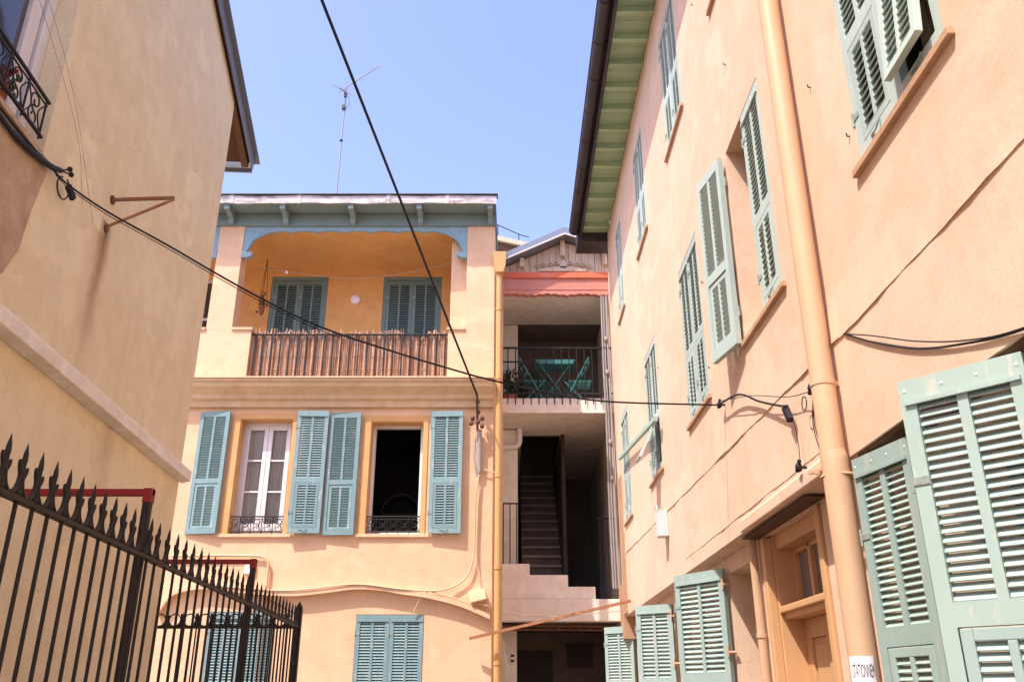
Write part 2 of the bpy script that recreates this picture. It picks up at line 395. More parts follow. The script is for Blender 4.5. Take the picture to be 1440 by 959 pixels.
def shutter(parent, hinge, z0, yaw, w, h, mat, split=.42, pitch=.04, flap_open=0, label=None, bevel=0):
    """hinge: world (x,y) of the hinge edge; yaw: world heading of the leaf's width"""
    W = M.Translation((hinge[0], hinge[1], z0)) @ M.Rotation(yaw, 4, 'Z'); o = None
    for nm, me in shutter_meshes(w, h, split, mat, pitch, flap_open):
        q = link(nm, me, o or parent, W); o = o or q
        if bevel and nm != 'latch':
            m = q.modifiers.new('Bevel', 'BEVEL'); m.width = bevel; m.segments = 2; m.limit_method = 'ANGLE'
    if label: o['label'] = label
    return o

# ================================================================== LEFT HOUSE (gable side to the court)
TH = math.atan(.0698)
lh = thing('cream_house', (-3.055, 7.85, 0), 'shaded cream house on the left with a pale string course and sloping roof edge', 'house', TH)
LW = WM[lh]
def LL(off, s, z): return LW @ V((off, -s, z))          # off: out of the wall, s: towards the camera from the far corner
ux = (LW.to_3x3() @ V((0, -1, 0))); un = (LW.to_3x3() @ V((1, 0, 0)))
b = MB()
# local panel: origin at far corner running towards the camera
b.panel(LL(0, 0, 0), ux, un, 11., 7.62, .32, [(3.47, 4.75, 4.58, 6.35)])
slope = .335
rk = [(0, 7.62), (11, 7.62), (11, 7.64+slope*5.5-slope*0), (5.5+.0, 7.64+slope*5.5), (0, 7.64)]
rk = [(0, 7.62), (11, 7.62), (11, 7.66+slope*0), (5.5, 7.66+slope*5.5), (0, 7.66)]
b.prism(rk, LL(0, 0, 0), ux, (0, 0, 1), -un*.32)
b.box(-2.6, -.32, -11, -10.7, 0, 7.6, LW); b.box(-2.6, -.32, -.32, 0, 0, 7.6, LW); b.box(-2.9, -2.6, -11, 0, 0, 7.6, LW)
b.box(-2.6, -.32, -10.7, -.32, 3.6, 3.8, LW); b.box(-2.6, -.32, -10.7, -.32, 6.6, 6.8, LW)
b.build('wall', cream, lh)
sc = MB(); sc.prism([(0, 3.42), (.085, 3.44), (.085, 3.53), (.07, 3.545), (0, 3.56)], LL(.002, -.06, 0), un, (0, 0, 1), ux*11.1)
sc.build('string_course', white_p, lh, .006)
pm = MB()                                                # patch of older rough render near the window
poly = [(3.40, 4.54), (3.47, 4.2), (3.50, 3.95), (3.60, 3.75), (3.72, 3.66), (4.2, 3.60), (5.6, 3.60), (5.6, 4.53)]
pm.prism(poly, LL(.012, 0, 0), ux, (0, 0, 1), -un*.011); pm.build('render_patch', rough_p, lh)
rf = MB()
ca = math.atan(slope)
def rooft(s, off0, off1, z0, th, s1):
    P = [(s, 0), (s1, 0)]
    return
# roof slope falling towards the far end, overhanging the end and the verge
zt = lambda s: 7.70 + slope*s
rf.add([LL(.045, -.82, zt(-.82)), LL(.045, 5.5, zt(5.5)), LL(-3.1, 5.5, zt(5.5)), LL(-3.1, -.82, zt(-.82)),
        LL(.045, -.82, zt(-.82)+.05), LL(.045, 5.5, zt(5.5)+.05), LL(-3.1, 5.5, zt(5.5)+.05), LL(-3.1, -.82, zt(-.82)+.05)],
       [(0, 1, 2, 3), (7, 6, 5, 4), (0, 4, 5, 1), (1, 5, 6, 2), (2, 6, 7, 3), (3, 7, 4, 0)])
zt2 = lambda s: zt(11-s)
rf.add([LL(.045, 5.5, zt2(5.5)), LL(.045, 11.8, zt2(11.8)), LL(-3.1, 11.8, zt2(11.8)), LL(-3.1, 5.5, zt2(5.5)),
        LL(.045, 5.5, zt2(5.5)+.05), LL(.045, 11.8, zt2(11.8)+.05), LL(-3.1, 11.8, zt2(11.8)+.05), LL(-3.1, 5.5, zt2(5.5)+.05)],
       [(0, 1, 2, 3), (7, 6, 5, 4), (0, 4, 5, 1), (1, 5, 6, 2), (2, 6, 7, 3), (3, 7, 4, 0)])
rfo = rf.build('roof', wood_brown, lh)
vg = MB(); vg.bar(LL(.053, -.86, zt(-.86)+.0), LL(.053, 5.5, zt(5.5)+.0), .016, .17); vg.bar(LL(-.65, -.87, zt(-.87)-.02), LL(.045, -.87, zt(-.87)-.02), .02, .14)
vg.bar(LL(.07, -.92, zt(-.92)+.08), LL(.07, 5.5, zt(5.5)+.08), .09, .016)
vg.build('verge', grey_metal, rfo)
for k in range(6):
    o_ = -.02-.45*k; rt = MB()
    rt.bar(LL(o_, -.80, zt(-.80)-.055), LL(o_, -.004, zt(-.004)-.055), .07, .10); rt.build('rafter', wood_brown, rfo)
# window of the left house
win = MB(); fx = -.13
def lbox(mb, o0, o1, s0, s1, z0, z1): mb.box(o0, o1, -s1, -s0, z0, z1, LW)
lbox(win, fx-.06, fx, 3.472, 3.56, 4.62, 6.348); lbox(win, fx-.06, fx, 4.66, 4.748, 4.62, 6.348)
lbox(win, fx-.06, fx, 3.56, 4.66, 6.26, 6.348); lbox(win, fx-.06, fx, 3.56, 4.66, 4.585, 4.66)
wo = win.build('window', white_frame, lh, .006)
sh_ = MB()
lbox(sh_, fx-.075, fx-.015, 3.585, 3.70, 4.67, 6.25); lbox(sh_, fx-.075, fx-.015, 4.02, 4.12, 4.67, 6.25); lbox(sh_, fx-.075, fx-.015, 4.55, 4.65, 4.67, 6.25)
for s0, s1 in ((3.70, 4.02), (4.12, 4.55)):
    lbox(sh_, fx-.07, fx-.02, s0, s1, 4.67, 4.76); lbox(sh_, fx-.07, fx-.02, s0, s1, 6.15, 6.25)
sh_.build('sash', white_frame, wo, .005)
pn = MB(); lbox(pn, fx-.048, fx-.042, 3.70, 4.02, 4.76, 6.15); lbox(pn, fx-.048, fx-.042, 4.12, 4.55, 4.76, 6.15); pn.build('pane', glass, wo)
sb = MB(); lbox(sb, -.16, .03, 3.44, 4.8, 4.55, 4.582); sb.build('sill', rough_p, wo, .004)
def guard(parent, P, w, h, n, mat=iron, r=.008, mid=None):
    """little wrought iron guard with scrolls; P(a, z) -> world"""
    m = MB()
    O, U, Z = P(0, 0), (P(1, 0)-P(0, 0)), V((0, 0, 1))
    for z in (0.03, h): m.tube([P(-.03, z), P(w+.03, z)], r*1.35, 6)
    m.tube([P(-.015, h-.035), P(w+.015, h-.035)], r*.7, 5)
    step = w/n
    for k in range(n+1): m.tube([P(k*step, 0), P(k*step, h)], r*.8, 5)
    for k in range(n):
        cx = (k+.5)*step; q = min(step*.42, h*.24)
        m.tube(spiral(P(cx, h*.66), q, q*.25, -90, 360, 18, U, Z), r*.62, 5)
        m.tube(spiral(P(cx, h*.30), q, q*.25, 90, -360, 18, U, Z), r*.62, 5)
        m.tube(curve([P(cx-step*.45, 0.04), P(cx-step*.2, h*.5), P(cx-step*.45, h-.05)], 5), r*.55, 5)
        m.tube(curve([P(cx+step*.45, 0.04), P(cx+step*.2, h*.5), P(cx+step*.45, h-.05)], 5), r*.55, 5)
    return m.build('railing', mat, parent)
guard(wo, lambda a, z: LL(.045, 3.64+a, 4.60+z), 1.10, .27, 5, iron, .0085)
# flower pot behind the railing
fp = thing('flower_pot', LL(-.02, 4.02, 4.586), 'red flowering plant in a pot on the upper left window sill behind the iron railing', 'flower pot')
q = LL(-.04, 4.0, 4.586)
m = MB(); m.tube([q, q+V((0, 0, .05)), q+V((0, 0, .13))], [.05, .06, .07], 12); m.build('pot', terracotta, fp)
for k in range(11):
    m = MB(); c = q + V((random.gauss(0, .05), random.gauss(0, .07), .2+random.gauss(0, .04)))
    for j in range(5): m.ball(c + V((random.gauss(0, .008), random.gauss(0, .008), random.gauss(0, .008))), .013, 6)
    m.build('flower', red_flower, fp)
m = MB()
for k in range(60):
    c = q + V((random.gauss(0, .05), random.gauss(0, .06), .14+random.gauss(0, .03))); d = V((random.gauss(0, 1), random.gauss(0, 1), random.gauss(0, 1))).normalized(); e = d.orthogonal().normalized()
    m.add([c, c+d*.03+e*.012, c+d*.055, c+d*.03-e*.012], [(0, 1, 2, 3)])
m.build('leaves', leaf_m, fp)
# rusty bracket
rb = thing('wall_bracket', LL(0, 2.46, 4.75), 'rusty triangular iron bracket sticking out of the cream side wall above a rust stain', 'bracket')
m = MB(); tip = LL(.43, 2.44, 4.955)
m.bar(LL(-.02, 2.455, 4.91), tip, .018, .022); m.build('arm', rust, rb)
m = MB(); m.bar(LL(-.02, 2.465, 4.67), tip-V((0, 0, .012)), .014, .016); m.build('strut', rust, rb)
m = MB(); m.tube([LL(-.01, 2.455, 4.91), LL(.012, 2.455, 4.91)], .035, 9); m.tube([LL(-.01, 2.465, 4.67), LL(.012, 2.465, 4.67)], .03, 9); m.build('fixing', rust_dk, rb)
# thin washing line wires on the left wall
m = MB(); m.tube(curve([LL(.03, 4.6, 5.75), LL(.05, 3.5, 5.2), LL(.04, 2.75, 4.55)], 8), .0016, 4)
m.tube(curve([LL(.035, 4.4, 5.55), LL(.05, 3.3, 4.98), LL(.04, 2.95, 4.58)], 8), .0016, 4)
tag(m.build('washing_line', grey_cable, loc=LL(.04, 3.5, 5.2)), 'thin pale wires slanting across the cream wall beside its window', 'wire')

# ================================================================== CENTRAL HOUSE
ch = thing('loggia_house', (-2.4, 12, 0), 'apricot house at the end of the court with a roofed loggia and blue green shutters', 'house')
Y0 = 12.0; XL, XR = -7.2, -.27
wins = [(-3.90, -3.15, 3.66, 5.30), (-2.02, -1.27, 3.66, 5.26)]; lows = [(-4.0, -3.12, .9, 2.645), (-2.06, -1.165, .9, 2.61)]
b = MB()
hl = [(x0-XL, x1-XL, z0, z1) for x0, x1, z0, z1 in wins+lows]
b.panel((XL, Y0, 0), (1, 0, 0), (0, -1, 0), XR-XL, 5.84, .35, hl)
b.box(XL, XR, 16.7, 17, 0, 8.66); b.box(XL, XL+.3, Y0+.35, 16.7, 0, 5.84); b.box(XR-.3, XR, Y0+.35, 16.7, 0, 8.66)
b.box(XL, XL+.3, 13.4, 16.7, 5.84, 8.66)
b.box(XL+.3, XR-.3, Y0+.35, 16.7, 2.86, 3.02)
# loggia parapets, pillars
b.box(XL, -3.915, Y0, Y0+.28, 5.842, 6.69); b.box(-.96, XR, Y0, Y0+.28, 5.842, 6.69)
b.box(-4.60, -4.215, Y0, Y0+.28, 6.69, 8.468); b.box(-.70, XR, Y0, Y0+.28, 6.69, 8.468); b.box(-.95, -.70, Y0+.15, Y0+.28, 6.69, 8.468)
b.box(-5.9+.0, -5.6, Y0, Y0+.28, 6.69, 8.468)
b.build('wall', facade_p, ch)
b = MB()                                                 # rooms behind the facade, lack of light put into their dark colour
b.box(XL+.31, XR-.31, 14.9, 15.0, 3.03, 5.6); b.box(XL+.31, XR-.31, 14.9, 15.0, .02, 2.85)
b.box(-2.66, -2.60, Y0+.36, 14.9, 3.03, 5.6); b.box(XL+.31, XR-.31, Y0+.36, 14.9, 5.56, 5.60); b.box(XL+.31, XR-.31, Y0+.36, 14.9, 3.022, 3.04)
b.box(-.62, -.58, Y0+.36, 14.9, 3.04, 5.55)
b.build('inner_room', unlit_in, ch)
m = MB(); m.box(-2.2, -1.55, 14.6, 14.85, 3.06, 4.45); m.tube(arc((-1.88, 14.6, 4.45), .32, 0, 180, 14), .03, 6); m.build('alcove', dim_p, ch)
# loggia shell
b = MB(); bx = 13.4
doors = [(-4.12, -3.15), (-2.20, -1.20)]
b.panel((XL, bx, 5.98), (1, 0, 0), (0, -1, 0), XR-.3-XL, 2.47, .3, [(d0-XL, d1-XL, .0+.01, 2.31) for d0, d1 in doors] + [(-5.45-XL, -5.10-XL, .9, 2.25)])
b.box(XL, XR-.3, Y0+.12, 13.4, 8.45, 8.655)
b.box(XR-.32, XR-.302, Y0+.282, 13.4, 5.98, 8.45)
b.build('loggia_wall', ochre, ch)
m = MB(); m.box(XL, XR-.3, Y0+.0+.3, 16.7, 5.66, 5.98); m.build('loggia_floor', white_p, ch)
for x0, x1 in ((-4.213, -3.895), (-.98, -.702), (-5.598, -4.602)):
    m = MB(); m.box(x0, x1, Y0-.025, Y0+.30, 6.692, 6.735); m.build('ledge', cornice_p, ch, .006)
# cornice between the floors
m = MB()
prof = [(0, 5.47), (.045, 5.47), (.055, 5.56), (.095, 5.585), (.10, 5.64), (.15, 5.69), (.205, 5.735), (.215, 5.80), (.24, 5.805), (.24, 5.838), (0, 5.84)]
m.prism(prof, (XL, Y0-.003, 0), (0, -1, 0), (0, 0, 1), (XR-XL-.002, 0, 0)); m.build('cornice', cornice_p, ch)
m = MB(); m.box(XL, XR+.01, Y0-.262, Y0-.0, 5.843, 5.866); m.build('cornice_cap', facade_p, ch)
# roof, soffit, fascia, brackets
yf = 11.64
m = MB(); m.add([(XL, yf, 8.665), (XR+.02, yf, 8.665), (XR+.02, 12.1, 8.70), (XL, 12.1, 8.70), (XL, yf, 8.80), (XR+.02, yf, 8.80), (XR+.02, 17.2, 9.25), (XL, 17.2, 9.25), (XR+.02, 17.2, 8.7), (XL, 17.2, 8.7)],
               [(0, 3, 2, 1), (4, 5, 6, 7), (0, 1, 5, 4), (6, 8, 9, 7), (2, 3, 9, 8), (1, 2, 8, 6, 5), (0, 4, 7, 9, 3)])
rf = m.build('roof', beam_p, ch)
m = MB(); n = 40; lo, up = [], []
for k in range(n+1):
    x = XL+(XR+.03-XL)*k/n; jj = .012*math.sin(k*1.7)+.008*math.sin(k*.61)
    lo.append((x, yf-.02, 8.668+jj*.6)); up.append((x, yf-.02, 8.80+.006*math.sin(k*.9)))
m.strip(lo, up, (0, .018, 0))
for x in (-1.92, -3.3, -1.0, -4.35): m.box(x-.03, x+.03, yf-.028, yf-.02, 8.66, 8.81)
m.build('fascia', zinc, rf)
m = MB(); m.box(XL, XR+.05, yf-.045, yf+.1, 8.812, 8.826); m.build('drip_edge', brown_metal, rf)
for x in (-5.5, -4.42, -3.56, -2.50, -1.44, -.34):
    m = MB(); m.prism([(0, 8.664), (.32, 8.683), (.32, 8.47), (.26, 8.48), (.235, 8.555), (.10, 8.585), (.0, 8.59)], (x-.04, yf+.01, 0), (0, 1, 0), (0, 0, 1), (.08, 0, 0)); m.build('bracket', beam_p, rf)
m = MB(); m.box(XL, XR+.01, Y0-.028, Y0+.02, 8.47, 8.682); m.build('beam', beam_p, ch)
# fretwork spandrel under the beam
def span(x0, x1):
    n = 90; lo, up = [], []
    for k in range(n+1):
        x = x0+(x1-x0)*k/n; e = min(x-x0, x1-x)
        z = 8.40 + .012*math.sin((x-x0)*2*math.pi/.42) - .010*abs(math.sin((x-x0)*math.pi/.21))
        if e < .56:
            t = max(0, e-.07)/.49; zz = 7.99 + .40*math.sqrt(max(0, 1-(1-min(t, 1))**2)); z = min(z, zz)
        lo.append((x, Y0+.012, z)); up.append((x, Y0+.012, 8.4695))
    return lo, up
for x0, x1 in ((-4.213, -.703), (-5.6, -4.602)):
    m = MB(); lo, up = span(x0, x1); m.strip(lo, up, (0, .045, 0))
    for x, sg in ((x0, 1), (x1, -1)):
        m.prism([(0, 7.92), (sg*.07, 7.92), (sg*.15, 7.95), (sg*.165, 7.985), (sg*.15, 8.02), (sg*.08, 8.02), (0, 8.05)], (x, Y0-.008, 0), (1, 0, 0), (0, 0, 1), (0, .085, 0))
        m.tube(arc((x+sg*.60, Y0+.010, 7.95), .53, 95 if sg > 0 else 85, 165 if sg > 0 else 15, 14), .008, 5)
        m.ball((x+sg*.13, Y0+.008, 8.375), .028, 8, 1, .3, 1)
    m.build('spandrel', span_p, ch)
# loggia doors with closed shutters
for d0, d1 in doors:
    fm = MB(); fm.box(d0, d0+.05, bx+.02, bx+.1, 5.992, 8.29); fm.box(d1-.05, d1, bx+.02, bx+.1, 5.992, 8.29); fm.box(d0+.05, d1-.05, bx+.02, bx+.1, 8.23, 8.29)
    fm.build('door_frame', teal_dark, ch)
    wd = (d1-d0-.11)/2
    shutter(ch, (d0+.053, bx+.045), 6.0, 0, wd, 2.22, teal_dark, .46, .045)
    shutter(ch, (d1-.053-wd, bx+.045), 6.0, 0, wd, 2.22, teal_dark, .46, .045)
    k = MB(); k.box(d0+.051, d1-.051, bx+.11, bx+.12, 6.0, 8.28); k.build('door', unlit_in, ch)  # dark sheet behind the leaves, unlit room as colour
fm = MB()
for x0, x1, z0, z1 in ((-5.45, -5.40, 6.88, 8.23), (-5.15, -5.10, 6.88, 8.23), (-5.4, -5.15, 8.18, 8.23), (-5.4, -5.15, 6.88, 6.93), (-5.4, -5.15, 7.48, 7.52)): fm.box(x0, x1, bx+.03, bx+.08, z0, z1)
wn = fm.build('window', white_frame, ch); k = MB(); k.box(-5.4, -5.15, bx+.05, bx+.056, 6.93, 8.18); k.build('pane', glass, wn)
# iron balcony railing
m = MB(); m.box(-3.914, -.962, Y0+.035, Y0+.065, 6.63, 6.65); m.box(-3.914, -.962, Y0+.035, Y0+.06, 5.90, 5.92)
for k in range(23): x = -3.85+k*.1295; m.box(x-.010, x+.010, Y0+.03, Y0+.046, 5.87, 6.64)
m.build('railing', iron, ch)
# reed screen, a thing of its own
m = MB(); x = -3.905
while x < -.975:
    ww = random.uniform(.010, .018); top = 6.675+.075*random.random()**2
    top += .012*math.sin(x*3.1)
    if -1.62 < x < -1.27 and random.random() < .9: top = 6.61+.02*random.random()
    y = Y0+.088+random.uniform(-.010, .010) + .010*math.sin((x+3.85)*48.5)
    m.tube([(x, y, 5.985), (x+random.uniform(-.006, .006), y, 6.35), (x+random.uniform(-.012, .012), y+random.uniform(-.01, .01), top)], ww*.55, 5)
    x += ww*.82
for z in (6.1, 6.3, 6.5): m.tube([(-3.9, Y0+.066, z), (-3., Y0+.068, z-.012), (-2., Y0+.066, z+.004), (-.98, Y0+.066, z-.004)], .003, 4)
tag(m.build('reed_screen', reed_m, loc=(-2.4, 12.08, 5.99)), 'split reed screen tied behind the black loggia railing', 'screen')
# window surrounds, frames
def french_window(x0, x1, z0, z1, opened=False):
    y = Y0+.16
    s = MB()
    s.box(x0-.11, x0-.001, Y0-.014, Y0+.001, z0-.0, z1+.09); s.box(x1+.001, x1+.07, Y0-.014, Y0+.001, z0, z1+.09); s.box(x0-.001, x1+.001, Y0-.014, Y0+.001, z1+.001, z1+.09)
    f = MB(); F = .05
    f.box(x0+.001, x0+F, y, y+.07, z0+.001, z1-.001); f.box(x1-F, x1-.001, y, y+.07, z0+.001, z1-.001); f.box(x0+F, x1-F, y, y+.07, z1-F, z1-.001); f.box(x0+F, x1-F, y, y+.07, z0+.001, z0+F)
    wo = f.build('window', white_frame, ch, .004)
    s.build('surround', ochre_paint, wo)
    rv = MB(); rv.box(x0+.0005, x0+.012, Y0+.0, y, z0, z1-.001); rv.box(x0+.012, x1-.0005, Y0+.0, y, z1-.012, z1-.001); rv.build('reveal', ochre_paint, wo)
    if not opened:
        h = MB(); p = MB(); xm = (x0+x1)/2
        for a, c in ((x0+F, xm-.002), (xm+.002, x1-F)):
            h.box(a, a+.06, y-.01, y+.045, z0+F, z1-F); h.box(c-.06, c, y-.01, y+.045, z0+F, z1-F)
            h.box(a+.06, c-.06, y-.01, y+.045, z1-F-.07, z1-F); h.box(a+.06, c-.06, y-.01, y+.045, z0+F, z0+F+.12)
            hh = (z1-z0-.29)/3
            for k in (1, 2): zz = z0+.17+hh*k; h.box(a+.06, c-.06, y+.002, y+.035, zz-.012, zz+.012)
            p.box(a+.06, c-.06, y+.014, y+.018, z0+.17, z1-.12)
        h.build('sash', white_frame, wo, .004); p.build('pane', glass_t, wo)
        cu = MB(); n = 44
        pts = [(x0+.06+(x1-x0-.12)*k/n, y+.07+.014*math.sin(k*1.55), 0) for k in range(n+1)]
        cu.strip([(p_[0], p_[1], z0+.06) for p_ in pts], [(p_[0], p_[1], z1-.07) for p_ in pts], (0, .003, 0)); cu.build('curtain', cloth, wo)
    sl_ = MB(); sl_.box(x0-.14, x1+.14, Y0-.035, Y0+.159, z0-.045, z0-.001); sl_.build('sill', facade_p, wo, .005)
    guard(wo, lambda a, z: V((x0+.0+a, Y0+.02, z0+.01+z)), x1-x0, .235, 5, iron, .0075)
    return wo
french_window(*wins[0]); french_window(*wins[1], True)
# open shutters against the facade
ZS = 3.66; HS = 1.74
shutter(ch, (-4.045, Y0-.06), ZS, R(180-7), .44, HS, teal, .42, .036)['label'] = 'blue green shutter folded back left of the curtained window'
def shutter_r(x, dy, ang, w_, lab=None):   # leaf opened to the right lies with its outer face to the wall
    return shutter(ch, (x, Y0-.055+dy), ZS, R(ang), w_, HS, teal, .42, .036, label=lab)
shutter_r(-3.065, -.03, 2, .44)
shutter(ch, (-2.165, Y0-.055), ZS-.02, R(180-3), .44, HS, teal, .42, .036)
shutter_r(-1.15, 0, -3, .45)
for x0, x1, z0, z1 in lows:
    wd = (x1-x0-.012)/2
    shutter(ch, (x0+.004, Y0+.01), z0+.005, 0, wd, z1-z0-.012, teal, .34, .036)
    shutter(ch, (x0+.008+wd, Y0+.01), z0+.005, 0, wd, z1-z0-.012, teal, .34, .036)
    m = MB(); m.box(x0+.001, x1-.001, Y0+.08, Y0+.1, z0, z1-.001); m.build('window', unlit_in, ch)  # dark sheet behind closed leaves, its colour stands for the unlit room
# drip moulding waving over the ground floor windows
mould = [(-4.66, 2.60), (-4.60, 2.74), (-4.52, 2.855), (-4.38, 2.915), (-4.17, 2.95), (-3.9, 2.945), (-3.6, 2.905), (-3.25, 2.875), (-2.88, 2.865), (-2.5, 2.90), (-2.08, 2.95), (-1.75, 2.935), (-1.45, 2.885), (-1.13, 2.84), (-.75, 2.75), (-.5, 2.66), (-.29, 2.57)]
c = curve([(x, Y0, z) for x, z in mould], 6)
m = MB(); nn = len(c)
lo = [p + V((0, 0, -.028)) for p in c]; up = [p + V((0, 0, .028)) for p in c]
m.strip(lo, up, (0, -.095, 0)); m.strip([p+V((0, 0, .03)) for p in c], [p+V((0, 0, .045)) for p in c], (0, -.045, 0)); m.build('drip_moulding', facade_p, ch)
# downpipe at the corner with its hopper
m = MB(); px, py = -.19, 11.93
m.tube([(px, py, 0), (px, py, 7.62)], .048, 12); m.prism([(-.055, 7.6), (.055, 7.6), (.09, 7.72), (.10, 7.95), (-.10, 7.95), (-.09, 7.72)], (px, py-.08, 0), (1, 0, 0), (0, 0, 1), (0, .16, 0))
for z in (2.0, 3.2, 4.45, 5.9, 7.0): m.tube([(px, py, z-.02), (px, py, z+.02)], .056, 12)
m.build('downpipe', pipe_y, ch)
# bent pipe on the facade behind the fence
m = MB(); m.tube(curve([(-4.6, 11.96, 3.36), (-3.9, 11.96, 3.37), (-3.42, 11.96, 3.36)], 4) + arc((-3.42, 11.96, 3.22), .14, 90, 0, 6)[1:] + [(-3.28, 11.96, 2.4), (-3.28, 11.96, .3)], .018, 8)
m.build('pipe', pipe_peach, ch)
m = MB(); m.box(-3.60, -3.46, 11.965, 12.0, 3.13, 3.25); tag(m.build('meter_plate', white_enamel, loc=(-3.5, 11.98, 3.19)), 'small white plate on the apricot wall under the bent pipe', 'plate')

# round lamp on the loggia wall
wl = thing('wall_lamp', (-2.66, 13.4, 7.84), 'round white lamp on the loggia wall between the two doors', 'lamp')
m = MB(); m.ball((-2.66, 13.38, 7.84), .085, 16, 1, .55, 1); m.build('globe', white_enamel, wl)
m = MB(); m.tube([(-2.66, 13.399, 7.84), (-2.66, 13.375, 7.84)], .075, 14); m.build('base', white_frame, wl)
# clothes line in the loggia
m = MB(); m.tube(curve([(-4.2, 12.4, 7.96), (-2.4, 12.4, 7.76), (-.72, 12.35, 8.05)], 12), .004, 5)
cl = tag(m.build('clothes_line', grey_cable, loc=(-2.4, 12.4, 7.8)), 'grey clothes line sagging across the loggia opening', 'line')
m = MB(); m.box(-3.615, -3.60, 12.39, 12.41, 7.84, 7.89); m.box(-3.592, -3.578, 12.39, 12.41, 7.835, 7.885); tag(m.build('clothes_peg', white_enamel, loc=(-3.6, 12.4, 7.86)), 'white pegs clipped on the loggia clothes line', 'peg')
# hanging plant and plank at the left end of the loggia
hp = thing('hanging_plant', (-4.1, 13.1, 7.55), 'dark trailing plant hanging at the left end of the loggia behind the pillar', 'plant')
m = MB()
for k in range(90):
    c = V((-4.13+random.gauss(0, .035), 13.05+random.gauss(0, .04), 7.66+random.gauss(0, .10))); d = V((random.gauss(0, 1), random.gauss(0, 1), random.gauss(0, 1)-.5)).normalized(); e = d.orthogonal().normalized()
    m.add([c, c+d*.03+e*.012, c+d*.055, c+d*.03-e*.012], [(0, 1, 2, 3)])
m.build('leaves', leaf_m, hp)
m = MB(); m.tube([(-4.13, 13.05, 7.42), (-4.13, 13.05, 7.46), (-4.13, 13.05, 7.56)], [.025, .04, .05], 10); m.build('pot', terracotta, hp)
m = MB()
for a in (0, 120, 240): m.tube([(-4.13+.08*math.cos(R(a)), 13.05+.08*math.sin(R(a)), 7.55), (-4.13, 13.05, 8.44)], .004, 4)
m.build('hanger', iron, hp)
# TV aerial on the roof
an = thing('tv_antenna', (-3.06, 13, 8.9), 'thin rooftop television aerial on a leaning mast above the loggia roof', 'antenna')
m = MB(); m.tube([(-3.06, 13, 8.85), (-3.05, 13, 10.6), (-3.045, 13, 12.0)], .013, 6); m.build('mast', alu, an)
m = MB()
A_, B_ = V((-3.15, 12.9, 11.78)), V((-2.53, 13.3, 12.70)); dd = (B_-A_).normalized(); pe = dd.cross(V((0.2, -.6, .4))).normalized()
m.tube([A_, B_], .010, 5)
for k in range(11):
    p = A_.lerp(B_, .16+.84*k/10); l = .075-.004*k
    m.tube([p-pe*l, p+pe*l], .0055, 4)
for sg in (-1, 1):
    e = V((.75, 0, -.55))*sg*.16
    for j in range(3): m.tube([A_+dd*.10+V((-.05*j*0, 0, 0))-pe*.14+e*(.4+.3*j), A_+dd*.10+pe*.14+e*(.4+.3*j)], .005, 4)
    m.tube([A_+dd*.1, A_+dd*.1+e], .007, 4)
m.build('aerial', alu, an)
for bx_ in ((-3.09, -3.03, 12.96, 13.03, 11.47, 11.55), (-3.07, -3.03, 12.96, 13.03, 11.74, 11.84)):
    m = MB(); m.box(*bx_); m.build('mast_clamp', brown_metal, an)
for z in (10.80, 9.0):
    m = MB(); m.ball((-3.055, 13, z), .032, 8); m.build('mast_clamp', brown_metal, an)
m = MB(); m.tube(curve([(-3.02, 12.98, 11.8), (-2.96, 12.97, 11.6), (-3.04, 12.98, 11.42)], 5), .005, 4); m.build('aerial_lead', brown_metal, an)

# ================================================================== STAIR HOUSE (between the two)
sh = thing('stair_house', (.68, 12.55, 0), 'narrow stairwell house between the loggia house and the right house under a small metal gable', 'house')
sy = 12.55; sx0, sx1 = -.262, 1.66
b = MB()
b.box(sx1-.12, sx1, sy, 17, 0, 8.0); b.box(sx0, sx0+.12, sy+.0, 17, 0, 7.9)          # side walls
b.box(sx0+.12, sx1-.12, sy, sy+.22, 5.57, 5.80)                                        # front of the slab
b.box(sx0+.12, .10, 13.8, 14.0, 5.81, 7.55); b.box(sx0+.12, .09, 13.4, 13.6, 2.88, 5.55) # left piers
b.box(sx0+.12, .07, 13.2, 13.4, 0, 2.56)
b.build('wall', white_p, sh)
b = MB(); b.box(sx0+.12, sx1-.12, sy+.22, 13.8, 5.57, 5.79); b.box(.83, sx1-.12, 13.8, 16.9, 5.57, 5.79); b.box(sx0+.12, .15, 13.8, 16.9, 5.57, 5.79); b.build('slab', white_p, sh)
b = MB(); b.box(sx0+.12, sx1-.12, sy+.12, 13.8, 7.56, 7.70); b.build('ceiling', white_p, sh)
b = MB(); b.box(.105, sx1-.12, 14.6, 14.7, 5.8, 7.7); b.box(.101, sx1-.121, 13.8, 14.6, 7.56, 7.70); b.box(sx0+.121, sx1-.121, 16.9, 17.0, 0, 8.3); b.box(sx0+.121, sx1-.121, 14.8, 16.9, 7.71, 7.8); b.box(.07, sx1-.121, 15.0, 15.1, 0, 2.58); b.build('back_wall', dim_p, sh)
# stepped parapet of the stairs, floor band
b = MB()
b.prism([(sx0+.121, 2.865), (1.17, 2.865), (1.17, 3.03), (.79, 3.03), (.79, 3.19), (.25, 3.19), (.25, 3.345), (sx0+.121, 3.345)], (0, sy+.03, 0), (1, 0, 0), (0, 0, 1), (0, .16, 0))
b.box(sx0+.121, sx1-.121, sy, sy+.24, 2.565, 2.86)
b.build('parapet', white_p, sh, .008)
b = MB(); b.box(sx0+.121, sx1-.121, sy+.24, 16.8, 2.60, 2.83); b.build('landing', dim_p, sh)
st = MB()
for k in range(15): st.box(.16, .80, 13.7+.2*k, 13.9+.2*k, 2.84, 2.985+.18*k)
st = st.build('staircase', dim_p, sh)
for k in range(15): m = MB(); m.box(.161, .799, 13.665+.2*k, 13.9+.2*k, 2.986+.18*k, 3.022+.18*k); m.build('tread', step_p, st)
m = MB(); m.box(.80, .86, 13.7, 16.8, 2.84, 5.57); m.build('stair_wall', unlit_in, sh)
